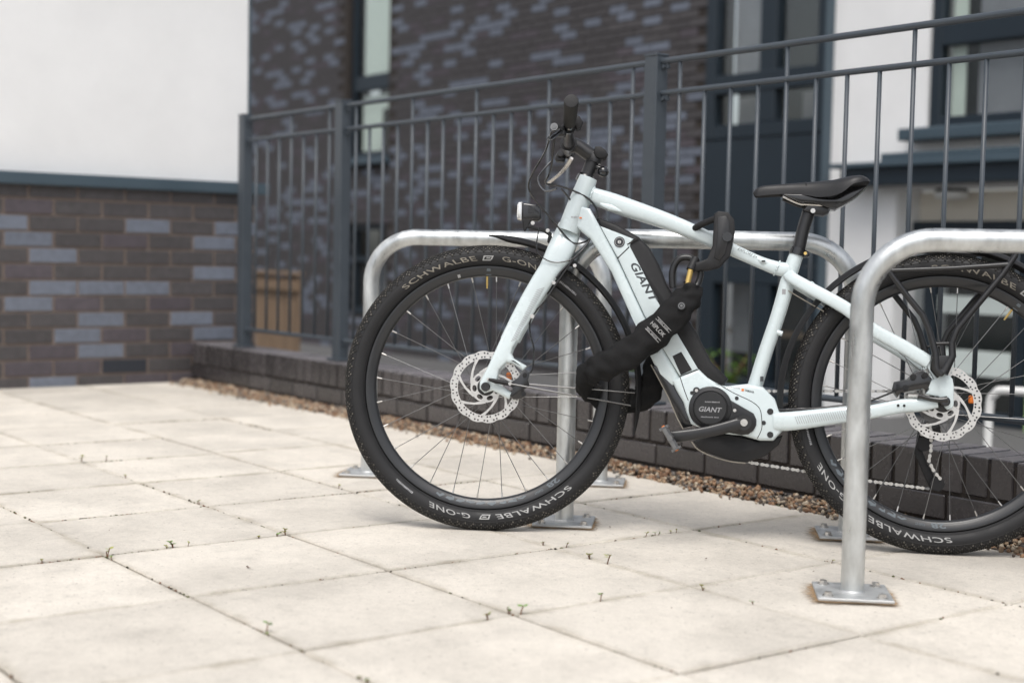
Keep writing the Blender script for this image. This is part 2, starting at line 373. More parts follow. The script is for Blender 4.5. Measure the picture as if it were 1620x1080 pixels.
# gravel strip between slabs and kerb
rng = random.Random(11)
ico = bmesh.new(); bmesh.ops.create_icosphere(ico, subdivisions=1, radius=1)
iv = [v.co.copy() for v in ico.verts]; ifc = [[v.index for v in f.verts] for f in ico.faces]; ico.free()
V, F, MI = [], [], []
for n_ in range(9500):
    x = rng.uniform(-7.05, 1.5); t = rng.random() ** .8
    if n_ > 8900: x = rng.uniform(-7.0, -5.2)
    y = 3.073 + (3.175 - 3.073) * t + rng.uniform(-.012, 0)
    edge = rng.random() < .03
    if edge: y = 3.068 - abs(rng.gauss(0, .025))
    z = -.004 + .020 * t + rng.uniform(-.006, .006) + (0 if not edge else .006)
    if edge: z = .004
    r = rng.uniform(.0042, .0095) 
    rot = Matrix.Rotation(rng.uniform(0, 6.28), 3, Vector((rng.uniform(-1, 1), rng.uniform(-1, 1), rng.uniform(-1, 1) + .01)).normalized())
    sc = Vector((r * rng.uniform(.8, 1.4), r * rng.uniform(.7, 1.1), r * rng.uniform(.5, .9)))
    b = len(V)
    for v in iv:
        q = rot @ Vector((v.x * sc.x, v.y * sc.y, v.z * sc.z)) * rng.uniform(.9, 1.1); V.append((q.x + x, q.y + y, q.z + z))
    m_ = rng.choices(range(6), (30, 16, 14, 14, 14, 16))[0]
    for f in ifc: F.append([b + k for k in f]); MI.append(m_)
me = bpy.data.meshes.new('gravel'); me.from_pydata(V, [], F)
for i in range(6): me.materials.append(M['peb%d' % i])
me.polygons.foreach_set('material_index', MI); me.polygons.foreach_set('use_smooth', [True] * len(F))
gr = bpy.data.objects.new('gravel', me); col.objects.link(gr)
tag(gr, 'strip of tan and brown pea gravel between paving and kerb wall', 'gravel', kind='stuff')

# low kerb wall of dark engineering bricks: stretcher courses under a brick-on-edge coping
kerb = tag(empty('kerb_wall', (-3.0, 3.28, 0)), 'low kerb wall of dark engineering bricks carrying the grey railing', 'wall')
KI = Matrix.Translation((3.0, -3.28, 0))
def kid(o, inv): o.matrix_parent_inverse = inv; return o
KY = 3.17; KT = .207
core = kid(bx('mortar_core', (-2.75, KY + .1085, .085), (8.58, .201, .215), M['mortar_dark'], kerb), KI)
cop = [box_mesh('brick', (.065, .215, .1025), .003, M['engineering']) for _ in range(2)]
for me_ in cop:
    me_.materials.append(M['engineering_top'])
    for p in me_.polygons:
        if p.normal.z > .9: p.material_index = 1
stre = box_mesh('brick', (.215, .1025, .065), .003, M['engineering'])
rng = random.Random(5)
x = -7.02
while x < 1.5:
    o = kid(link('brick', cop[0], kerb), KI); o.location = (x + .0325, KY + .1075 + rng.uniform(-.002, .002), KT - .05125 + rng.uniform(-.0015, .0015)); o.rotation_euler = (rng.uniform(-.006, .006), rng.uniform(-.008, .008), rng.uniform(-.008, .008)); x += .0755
for c in range(2):
    x = -7.04 + (.112 if c else 0); z = KT - .1025 - .010 - .0325 - .075 * c
    while x < 1.4:
        o = kid(link('brick', stre, kerb), KI); o.location = (x + .1075, KY + .0515 + rng.uniform(-.0015, .0015), z + rng.uniform(-.001, .001)); o.rotation_euler = (0, 0, rng.uniform(-.004, .004)); x += .225

# railing on the kerb
FY = 3.275
rail = tag(empty('railing', (-3.6, FY, KT)), 'slate grey metal railing with upright bars standing on the kerb wall', 'railing')
RI = Matrix.Translation((3.6, -FY, -KT))
posts = [-6.64, -5.67, -3.605, -1.505, .595]
bm = bmesh.new(); box(bm, (0, 0, .58), (.062, .052, 1.165), None, .003); box(bm, (0, 0, 1.165), (.066, .056, .008), None, .002); box(bm, (0, 0, .006), (.10, .085, .01), None, .002)
bmesh.ops.recalc_face_normals(bm, faces=bm.faces); pm = bpy.data.meshes.new('post'); bm.to_mesh(pm); bm.free(); pm.materials.append(M['rail'])
for px in posts:
    o = kid(link('post', pm, rail), RI); o.location = (px, FY, KT)
zt, zm, zb_ = 1.350, 1.245, .300
def barmesh(name, h, r, n=10):
    bm = bmesh.new(); sweep(bm, [(0, 0, 0), (0, 0, h)], r, n)
    bmesh.ops.recalc_face_normals(bm, faces=bm.faces); me = bpy.data.meshes.new(name); bm.to_mesh(me); bm.free(); me.materials.append(M['rail'])
    for p in me.polygons: p.use_smooth = len(p.vertices) == 4
    return me
short = barmesh('baluster', zm - zb_, .0068); tall = barmesh('baluster', zt - zb_, .0068)
for a, b in zip(posts[:-1], posts[1:]):
    L = b - a
    for nm, z, r, n_ in (('top_rail', zt, .0105, 12), ('mid_rail', zm, .0095, 12), ('bottom_rail', zb_, .0100, 12)):
        o = tube(nm, [(a + .031, FY, z), (b - .031, FY, z)], r, M['rail'], rail, n_); kid(o, RI)
    N = round(L / .1165); d = L / N
    for i in range(1, N):
        tl = (i % 4 == 1) if L > 1.5 else (i in (4, 7))
        o = kid(link('baluster', tall if tl else short, rail), RI); o.location = (a + i * d, FY, zb_)
    for z in (zt - .015, zm - .015, zb_ - .012):      # lugs and bolts where the rails meet the posts
        for s in (a + .044, b - .044):
            bm = bmesh.new(); box(bm, (s, FY + .002, z), (.034, .012, .022), None, .002); sweep(bm, [(s + .004, FY - .012, z - .004), (s + .004, FY + .016, z - .004)], .0055, 8)
            kid(finish(bm, 'bracket', M['rail'], rail), RI)

# ---------------- left building: brick plinth, metal flashing, white render
WX = -7.077
lb = tag(empty('building', (WX, 1.2, 0)), 'white rendered building with a blue and brown brick plinth under grey flashing', 'building')
LI = Matrix.Translation((-WX, -1.2, 0))
kid(bx('render_wall', (WX - 2.06, -1.26, 2.92), (4.02, 9.57, 3.80), M['render'], lb), LI)          # front face X -7.127, Y end 3.525
kid(bx('render_bead', (WX - .055, 3.533, 2.93), (.02, .012, 3.76), M['slate'], lb), LI)
plinth = kid(bx('plinth_wall', (WX - .57, -1.25, .46), (1.13, 9.62, 1.06), M['mortar'], lb), LI)   # mortar face X -7.082
bm = bmesh.new(); box(bm, (WX - .03, -1.23, 1.028), (.135, 9.70, .054), None, .003); box(bm, (WX + .03, -1.23, 1.003), (.012, 9.70, .018), None, .002)
kid(finish(bm, 'flashing', M['slate'], lb), LI)
PB, CB = .2455, .0795
bl = box_mesh('brick', (.10, PB - .012, CB - .012), .0025, M['brick_brown'])
blh = box_mesh('brick', (.10, (PB - .012) * .42, CB - .012), .0025, M['brick_brown'])
blue = {1: {0, 3, 5}, 2: {1, 5}, 3: {1}, 4: {5}, 5: {1, 2, 3}, 6: {1}, 7: {2, 4}, 8: {2, 5}, 9: {2}, 10: {5}, 11: {1}}
plum = {(0, 1), (2, 3), (4, 1), (6, 2), (6, 4), (8, 3), (9, 4), (9, 1), (10, 1), (10, 2), (11, 3), (11, 4)}
rng = random.Random(21)
for row in range(13):
    z = .965 - CB / 2 - (row - .28) * CB + .02
    if z < -.02: continue
    r_ = row - 1
    off = 2.4558 if r_ % 2 == 0 else 2.3313                    # right edge of column 1 in even rows, of column 0 in odd rows
    c0 = 1 if r_ % 2 == 0 else 0
    for c in range(-16, 7):
        y1 = off + (c - c0) * PB; y0 = y1 - PB
        if y0 > 3.53 or y0 < -4.0: continue
        m_ = 'brick_brown'
        if c in blue.get(r_, ()): m_ = 'brick_blue'
        elif (r_, c) in plum: m_ = 'brick_plum'
        elif c < 0: m_ = rng.choices(('brick_brown', 'brick_blue', 'brick_plum'), (55, 28, 17))[0]
        if r_ == 10 and c == 3: m_ = 'brick_vent'
        short_ = y1 > 3.56
        o = link('brick', blh if short_ else bl, plinth, M[m_])
        yc = (y0 + y1) / 2 if not short_ else (y0 + .0 + (PB) * .23)
        o.location = (WX - .047 + rng.uniform(-.0015, .0015), yc, z)
# ---------------- far building
BY = 8.30
fb = tag(empty('building', (-9.5, BY, -.4)), 'dark brick and white block behind the railing with slate window bay and canopy', 'building')
FI = Matrix.Translation((9.5, -BY, .4))
def fpart(name, c, s, m, bev=0, parent=None): return kid(bx(name, c, s, m, parent or fb, bev), FI)
# openings in the brick face: (x0, x1, z0, z1)
OPEN = [(-14.30, -13.42, 1.66, 4.2), (-14.26, -13.46, -.02, 1.02), ]
BX0, BX1, BZ0, BZ1 = -19.2, -8.53, -.41, 4.2
# mortar core built as strips round the openings
for c, s in (((-16.75, 0), (4.90, 4.61)), ((-10.975, 0), (4.89, 4.61))):
    fpart('wall_core', (c[0], BY + .16, 1.895), (s[0], .30, s[1]), M['mortar_dark'])
fpart('wall_core', (-13.86, BY + .16, 1.34), (.88, .30, .64), M['mortar_dark'])
fpart('wall_core', (-13.86, BY + .16, -.215), (.88, .30, .39), M['mortar_dark'])
fbm = box_mesh('brick', (.215, .10, .065), 0, M['brick_brown'])
bricks = []; rng = random.Random(99)
nz = int((BZ1 - BZ0) / .075); nxb = int((BX1 - BX0) / .225) + 1
for j in range(nz):
    z = BZ0 + j * .075 + .0375
    for i in range(-1, nxb + 1):
        x = BX1 - .1125 - i * .225 - (.1125 if j % 2 else 0)
        w = .215
        if x + .1 > BX1: continue
        if any(x + .1075 > a and x - .1075 < b and z + .03 > c and z - .03 < d for a, b, c, d in OPEN): continue
        if x < BX0: continue
        t_ = 'brick_blue' if rng.random() < .25 else ('brick_plum' if rng.random() < .2 else 'brick_brown')
        bricks.append((x, z, t_))
camx = lambda b: (b[0]) ** 2 + BY ** 2 + (b[1] - .7) ** 2
inview = [b for b in bricks if b[0] > -17 and b[1] > .2]
single = set(sorted(inview, key=camx)[:300])
V, F, MI = [], [], []
idx = {'brick_brown': 0, 'brick_plum': 1, 'brick_blue': 2}
for b in bricks:
    dy = rng.uniform(-.002, .003)
    if b in single:
        o = kid(link('brick', fbm, fb, M[b[2]]), FI); o.location = (b[0], BY + .05 + dy, b[1])
    else:
        k = len(V); hx, hy, hz = .1075, .05, .0325
        for sx in (-1, 1):
            for sy in (-1, 1):
                for sz in (-1, 1): V.append((b[0] + sx * hx, BY + .05 + dy + sy * hy, b[1] + sz * hz))
        F += [(k, k + 1, k + 5, k + 4), (k, k + 4, k + 6, k + 2), (k + 1, k + 3, k + 7, k + 5), (k + 4, k + 5, k + 7, k + 6), (k, k + 2, k + 3, k + 1)]; MI += [idx[b[2]]] * 5
me = bpy.data.meshes.new('brickwork'); me.from_pydata(V, [], F)
for q in ('brick_brown', 'brick_plum', 'brick_blue'): me.materials.append(M[q])
me.polygons.foreach_set('material_index', MI)
bo = bpy.data.objects.new('brickwork', me); col.objects.link(bo); bo.parent = fb; kid(bo, FI); tag(bo, kind='stuff')
def window(x0, x1, z0, z1, y, bars_x=(), bars_z=(), fw=.06, frame='darkframe', depth=.07, back='room', gap=.25, parent=None):
    """Frame with mullions/transoms; panes and a backing inside the opening."""
    bm = bmesh.new()
    for c, s in (((x0 + fw / 2, y, (z0 + z1) / 2), (fw, depth, z1 - z0)), ((x1 - fw / 2, y, (z0 + z1) / 2), (fw, depth, z1 - z0)),
                 (((x0 + x1) / 2, y + .002, z0 + fw / 2), (x1 - x0 - 2 * fw, depth, fw)), (((x0 + x1) / 2, y + .002, z1 - fw / 2), (x1 - x0 - 2 * fw, depth, fw))):
        box(bm, c, s, None, .006)
    for a, w in bars_x: box(bm, (a, y + .004, (z0 + z1) / 2), (w, depth, z1 - z0 - 2 * fw), None, .006)
    for a, w in bars_z: box(bm, ((x0 + x1) / 2, y - .003, a), (x1 - x0 - 2 * fw, depth, w), None, .006)
    fr = kid(finish(bm, 'window', M[frame], fb), FI)
    xs = [x0 + fw] + [v for a, w in sorted(bars_x) for v in (a - w / 2, a + w / 2)] + [x1 - fw]
    zs = [z0 + fw] + [v for a, w in sorted(bars_z) for v in (a - w / 2, a + w / 2)] + [z1 - fw]
    for i in range(0, len(xs), 2):
        for j in range(0, len(zs), 2):
            g = bx('pane', ((xs[i] + xs[i + 1]) / 2, y + .012, (zs[j] + zs[j + 1]) / 2), (xs[i + 1] - xs[i] + .01, .006, zs[j + 1] - zs[j] + .01), M['glass'], fr)
    bx('interior', ((x0 + x1) / 2, y + .10 + gap, (z0 + z1) / 2), (x1 - x0, .02, z1 - z0), M[back], fr)
    return fr
# tall window in the brick and the one below it
w1 = window(-14.30, -13.42, 1.74, 4.2, BY + .10, (), ((2.575, .17),), .075)
bx('blind', (-13.80, BY + .135, 3.42), (.64, .01, 1.50), M['blind'], w1); bx('blind', (-13.95, BY + .14, 2.13), (.40, .01, .60), M['blind'], w1)
bx('blind', (-13.78, BY + .135, 2.36), (.66, .01, .16), M['blind'], w1)
bm = bmesh.new(); box(bm, (-13.86, BY + .02, 1.70), (.98, .20, .075), None, .008); kid(finish(bm, 'window_sill', M['slate'], fb), FI)
w2 = window(-14.26, -13.46, 0., 1.02, BY + .10, (), ((.62, .06),), .075)
bx('blind', (-13.80, BY + .2, .30), (.62, .01, .55), M['curtain'], w2)
# slate window bay
bayx0, bayx1 = -8.525, -7.235
w3 = window(bayx0, bayx1, 1.66, 4.2, BY + .03, ((-7.85, .17),), ((2.09, .15),), .11, depth=.10)
bx('blind', (-8.25, BY + .20, 3.1), (.30, .01, 1.8), M['curtain'], w3); bx('blind', (-8.16, BY + .22, 1.87), (.42, .01, .28), M['curtain'], w3); bx('blind', (-7.55, BY + .24, 1.87), (.3, .01, .28), M['curtain'], w3)
bm = bmesh.new(); box(bm, ((bayx0 + bayx1) / 2, BY + .02, 1.16), (1.286, .06, .99), None, .004)
kid(finish(bm, 'spandrel_panel', M['darkframe'], fb), FI)
w4 = window(bayx0, bayx1, -.40, .66, BY + .03, ((-7.86, .20),), (), .15, depth=.10)
bx('blind', (-8.2, BY + .22, .3), (.36, .01, .7), M['curtain'], w4); bx('skirting', (-7.88, BY + .24, .12), (1.1, .012, .05), M['timber'], w4)
bm = bmesh.new(); box(bm, (bayx1 + .008, BY - .005, 1.9), (.018, .12, 4.6), None, .002); kid(finish(bm, 'render_bead', M['slate'], fb), FI)
# white render with the window, canopy and recessed entrance
WB0, WB1 = bayx1 + .02, -2.6
wx0, wx1 = -6.37, -4.9
fpart('render_wall', ((WB0 + wx0) / 2, BY + .17, 2.72), (wx0 - WB0, .30, 3.0), M['render'])
fpart('render_wall', ((wx0 + WB1) / 2, BY + .17, 1.411), (WB1 - wx0, .30, .382), M['render'])
fpart('render_wall', ((wx1 + WB1) / 2, BY + .17, 2.91), (WB1 - wx1, .30, 2.614), M['render'])
px1 = -6.60
fpart('pier', ((WB0 + px1) / 2, BY + .56, .409), (px1 - WB0, 1.08, 1.62), M['render'])
fpart('recess_wall', (-4.6, BY + .34, 1.103), (4.0, .10, .214), M['render_beige'])
fpart('recess_wall', (-3.75, BY + .34, .298), (2.3, .10, 1.392), M['render_beige'])
w5 = window(wx0, wx1, 1.625, 4.2, BY + .09, ((-5.48, .07),), ((2.28, .17),), .085, depth=.09)
bx('blind', (-6.19, BY + .13, 2.9), (.11, .012, 2.5), M['blind'], w5); bx('blind', (-5.8, BY + .16, 2.9), (.50, .012, 2.5), M['curtain'], w5)
bm = bmesh.new(); box(bm, (-5.62, BY - .04, 1.585), (1.72, .22, .085), None, .008); kid(finish(bm, 'window_sill', M['slate'], fb), FI)
bm = bmesh.new(); box(bm, (-4.86, BY - .03, 1.305), (4.20, .28, .125), None, .006); cn = kid(finish(bm, 'canopy', M['darkframe'], fb), FI)
bm = bmesh.new(); box(bm, (-4.84, BY - .04, 1.385), (4.38, .34, .035), None, .005); finish(bm, 'canopy_edge', M['slate'], cn)
bm = bmesh.new(); box(bm, (-4.57, BY - .02, 1.433), (4.1, .26, .062), None, .006); finish(bm, 'canopy_upstand', M['slate'], cn)
bm = bmesh.new(); sweep(bm, [(-6.22, BY + .13, 1.222), (-6.22, BY + .13, 1.195)], .11, 24); cl = kid(finish(bm, 'ceiling_light', M['matt'], fb, 40), FI)
bm = bmesh.new(); sweep(bm, [(-6.22, BY + .13, 1.196), (-6.22, BY + .13, 1.16), (-6.22, BY + .13, 1.15)], [.115, .115, .09], 24); finish(bm, 'diffuser', M['whitepl'], cl, 40)
# entrance door screen in the recess
dy = BY + .25
ds = window(-6.72, -4.9, -.40, 1.0, dy, ((-6.44, .10), (-5.69, .08)), (), .09, depth=.08, gap=.30)
for z, h in ((.42, .12), (.02, .17)): bx('door_rail', (-6.05, dy - .02, z), (.60, .05, h), M['palerail'], ds)
fpart('green_panel', (-5.53, dy - .09, .05), (.10, .04, .9), M['greenpanel'])
# pale handrail hoop by the door, beyond the railing
hr = tube('handrail', smooth_path([(-4.30, 6.2, -.40), (-4.30, 6.2, -.02), (-4.27, 6.2, .06), (-4.18, 6.2, .085), (-3.6, 6.2, .085)], 5), .021, M['whitepl'], None, 12)
tag(hr, 'pale tubular handrail beyond the railing at the right edge', 'handrail')
# timber screen far left behind the railing
ts = tag(empty('timber_screen', (-11.5, 6.0, -.4)), 'low light timber board screen seen through the railing bars', 'screen')
TI = Matrix.Translation((11.5, -6.0, .4))
rng = random.Random(8)
for i in range(8): kid(bx('board', (-11.86 + i * .103, 6.0 + rng.uniform(-.003, .003), .045), (.097, .022, .86 + rng.uniform(-.01, .01)), M['timber'], ts, .003), TI)
for z in (.39, -.25): kid(bx('cross_rail', (-11.50, 5.975, z), (.84, .03, .085), M['timber'], ts, .004), TI)
kid(bx('cap', (-11.50, 5.99, .50), (.86, .08, .03), M['timber'], ts, .004), TI)
# green plants against the far building
def shrub(name, x, y, z, h, n, seed, label):
    rng = random.Random(seed); t = tag(empty(name, (x, y, z)), label, 'plant', 'plants beyond the railing')
    bs = bmesh.new(); bl_ = bmesh.new()
    for s in range(n):
        a = rng.uniform(0, 6.28); ln = h * rng.uniform(.6, 1); lean = rng.uniform(.1, .5)
        pts = [(math.cos(a) * lean * ln * t_ ** 2, math.sin(a) * lean * ln * t_ ** 2, ln * t_) for t_ in (0, .35, .7, 1)]
        sweep(bs, pts, .004, 5)
        for k in range(12):
            t_ = rng.uniform(.25, 1); p = Vector((math.cos(a) * lean * ln * t_ ** 2, math.sin(a) * lean * ln * t_ ** 2, ln * t_))
            b = rng.uniform(0, 6.28); d = Vector((math.cos(b), math.sin(b), rng.uniform(-.1, .7))).normalized(); L = h * rng.uniform(.14, .26); w = L * .2
            sd_ = d.cross(Vector((0, 0, 1))).normalized() * w
            q = [p, p + d * L * .45 + sd_ + Vector((0, 0, .01)), p + d * L - Vector((0, 0, L * .12)), p + d * L * .45 - sd_ + Vector((0, 0, .01))]
            bl_.faces.new([bl_.verts.new(v) for v in q])
    finish(bs, 'stem', M['stem'], t); finish(bl_, 'foliage', M['leaf'], t)
shrub('leafy_plant', -7.75, 7.85, -.40, .42, 9, 1, 'green leafy plant behind the railing seen below the bicycle top tube')
shrub('leafy_plant', -8.95, 7.9, -.40, .36, 8, 2, 'green leafy plant behind the railing glimpsed beside the front mudguard')
shrub('leafy_plant', -8.35, 7.95, -.40, .3, 7, 3, 'small green plant behind the railing below the slate bay')

# ---------------- galvanised cycle stands
def stand(x, y, label):
    t = tag(empty('cycle_stand', (x, y, 0), math.atan2(.527, .505)), label, 'cycle stand', 'galvanised hoop stands set in echelon')
    L, H, rc = .73, .749, .145
    pts = [(0, 0, .004), (0, 0, .2), (0, 0, .4), (0, 0, H - rc)]
    pts += [(rc - rc * math.cos(a), 0, H - rc + rc * math.sin(a)) for a in [R(7.5 * i) for i in range(1, 12)]]
    pts += [(rc, 0, H), (L / 2, 0, H), (L - rc, 0, H)]
    pts += [(L - rc + rc * math.sin(a), 0, H - rc + rc * math.cos(a)) for a in [R(7.5 * i) for i in range(1, 12)]]
    pts += [(L, 0, H - rc), (L, 0, .4), (L, 0, .2), (L, 0, .004)]
    tube('hoop_tube', pts, .0243, M['galv'], t, 28, 60)
    for sx in (0, L):
        p = bx('base_plate', (sx, 0, .0062), (.155, .155, .0062), M['plate'], t, .0012)
        for i in (-1, 1):
            for j in (-1, 1):
                bm = bmesh.new(); c = (sx + i * .055, j * .055)
                sweep(bm, [(c[0], c[1], .009), (c[0], c[1], .0112)], .0120, 18); sweep(bm, [(c[0], c[1], .0112), (c[0], c[1], .0172)], .0088, 6); sweep(bm, [(c[0], c[1], .0172), (c[0], c[1], .0182)], .0072, 12)
                finish(bm, 'bolt', M['steel'], p, 40)
        bm = bmesh.new(); sweep(bm, [(sx, 0, .009), (sx, 0, .011), (sx, 0, .0135)], [.0268, .0262, .0244], 24, caps=False); finish(bm, 'weld', M['plate'], p, 60)
        rng = random.Random(int(x * 100) + int(sx * 10)); bm = bmesh.new()
        inner, outer = [], []
        for k in range(48):
            a = 2 * math.pi * k / 48; q = .0775 / max(abs(math.cos(a)), abs(math.sin(a)))
            ex = max(0, math.cos(a - 3.3)) * .026 + max(0, math.cos(a + .2)) * .012
            inner.append(bm.verts.new((sx + (q - .012) * math.cos(a), (q - .012) * math.sin(a), .0030)))
            rr = q + .010 + ex + rng.uniform(-.003, .004); outer.append(bm.verts.new((sx + rr * math.cos(a), rr * math.sin(a), .0028)))
        for k in range(48): bm.faces.new((inner[k], inner[(k + 1) % 48], outer[(k + 1) % 48], outer[k]))
        so = finish(bm, 'damp_stain', M['stain'], t)
        at = so.data.attributes.new('strength', 'FLOAT', 'POINT')
        for v in so.data.vertices: at.data[v.index].value = .75 if v.index % 2 == 0 else -.1
    return t
stand(-3.885, 2.352, 'farthest galvanised hoop stand, its left leg seen left of the front wheel')
stand(-2.915, 2.365, 'middle galvanised hoop stand that the bicycle leans against')
stand(-1.966, 2.380, 'nearest galvanised hoop stand in front of the rear wheel')

# ---------------- seedlings in the joints, dead leaf bits on the slabs
SEED = [(-3.13, 1.207), (-3.102, 1.214), (-3.153, 1.36), (-3.143, 1.376), (-3.148, 1.411), (-3.151, 1.597), (-3.141, 1.646), (-3.145, 1.67), (-2.349, 1.206), (-2.333, 1.215), (-3.152, 1.067), (-2.231, 1.612), (-2.233, 1.663), (-2.218, 1.687), (-2.722, 2.136), (-2.695, 2.18), (-2.484, 2.167), (-2.225, 1.892), (-2.544, 2.176), (-2.699, 2.437), (-2.707, 2.471), (-2.69, 2.483), (-2.705, 2.525), (-2.703, 2.545), (-2.168, 2.175), (-2.024, 2.164), (-2.218, 2.606), (-4.563, 1.684), (-4.609, 1.751), (-4.187, 1.678), (-3.674, 1.635), (-3.663, 1.652), (-3.712, 2.154), (-2.01, 1.195), (-1.993, 1.203)]
BIG = {0: 1.3, 3: 1.3, 7: 1.2, 8: 1.3, 11: 1.3, 13: 1.7, 16: 1.7, 17: 1.2, 27: 1.6, 28: 1.5}
rng = random.Random(33)
for i, (x, y) in enumerate(SEED):
    jx = round((x - GX) / PITCH) * PITCH + GX; jy = GY - round((GY - y) / PITCH) * PITCH
    if abs(x - jx) < abs(y - jy): x = jx + rng.uniform(-.002, .002)
    else: y = jy + rng.uniform(-.002, .002)
    s = BIG.get(i, rng.uniform(.6, 1.0))
    t = empty('seedling', (x, y, -.006), rng.uniform(0, 6.28))
    tag(t, 'tiny green seedling sprouting from a joint between paving slabs', 'seedling', 'seedlings in the paving joints')
    bs = bmesh.new(); bl_ = bmesh.new()
    for k in range(rng.choice((1, 1, 2, 3))):
        a = rng.uniform(0, 6.28); h = .017 * s * rng.uniform(.7, 1.15); tip = Vector((math.cos(a) * h * .3, math.sin(a) * h * .3, h))
        sweep(bs, [(0, 0, 0), tuple(tip * .5 + Vector((0, 0, .002))), tuple(tip)], .0007 * s + .0003, 5)
        for q in range(rng.choice((3, 4, 5))):
            b = rng.uniform(0, 6.28); d = Vector((math.cos(b), math.sin(b), rng.uniform(.0, .6))).normalized(); L = .0085 * s * rng.uniform(.7, 1.2); sd_ = d.cross(Vector((0, 0, 1))).normalized() * L * .42
            base = tip * rng.uniform(.8, 1)
            vs = [base, base + d * L * .5 + sd_, base + d * L, base + d * L * .5 - sd_]
            bl_.faces.new([bl_.verts.new(v) for v in vs])
    finish(bs, 'stem', M['stem'], t); finish(bl_, 'leaf', M[rng.choice(('leaf', 'leaf2', 'leaf2'))], t)
DEB = [(-2.852, 1.423, 1.2), (-2.802, 2.378, .9), (-2.802, 2.427, .9), (-2.714, 1.801, .5), (-2.388, 2.366, .8), (-2.048, 1.369, .5), (-3.936, 2.051, .8), (-3.408, 1.322, .5), (-3.315, 1.479, .5), (-2.082, 1.971, .5), (-2.77, 2.285, .6), (-2.161, 2.48, .6), (-2.212, 2.589, .9), (-2.498, 2.774, .6)]
for i, (x, y, s) in enumerate(DEB):
    bm = bmesh.new(); L = .0085 * s
    a = [bm.verts.new((math.cos(t_) * L * (1 if k % 2 else .7), math.sin(t_) * L * .35 * (1 if k % 2 else .6), .0015 + .002 * s * abs(math.cos(t_)))) for k, t_ in enumerate([R(45 * q) for q in range(8)])]
    c = bm.verts.new((0, 0, .0012))
    for k in range(8): bm.faces.new((c, a[k], a[(k + 1) % 8]))
    o = finish(bm, 'dead_leaf', M['twig']); o.location = (x, y, .001); o.rotation_euler = (0, 0, i * 1.3)
    tag(o, 'crumpled brown leaf scrap lying on the pale paving', 'leaf', 'leaf scraps on the paving')

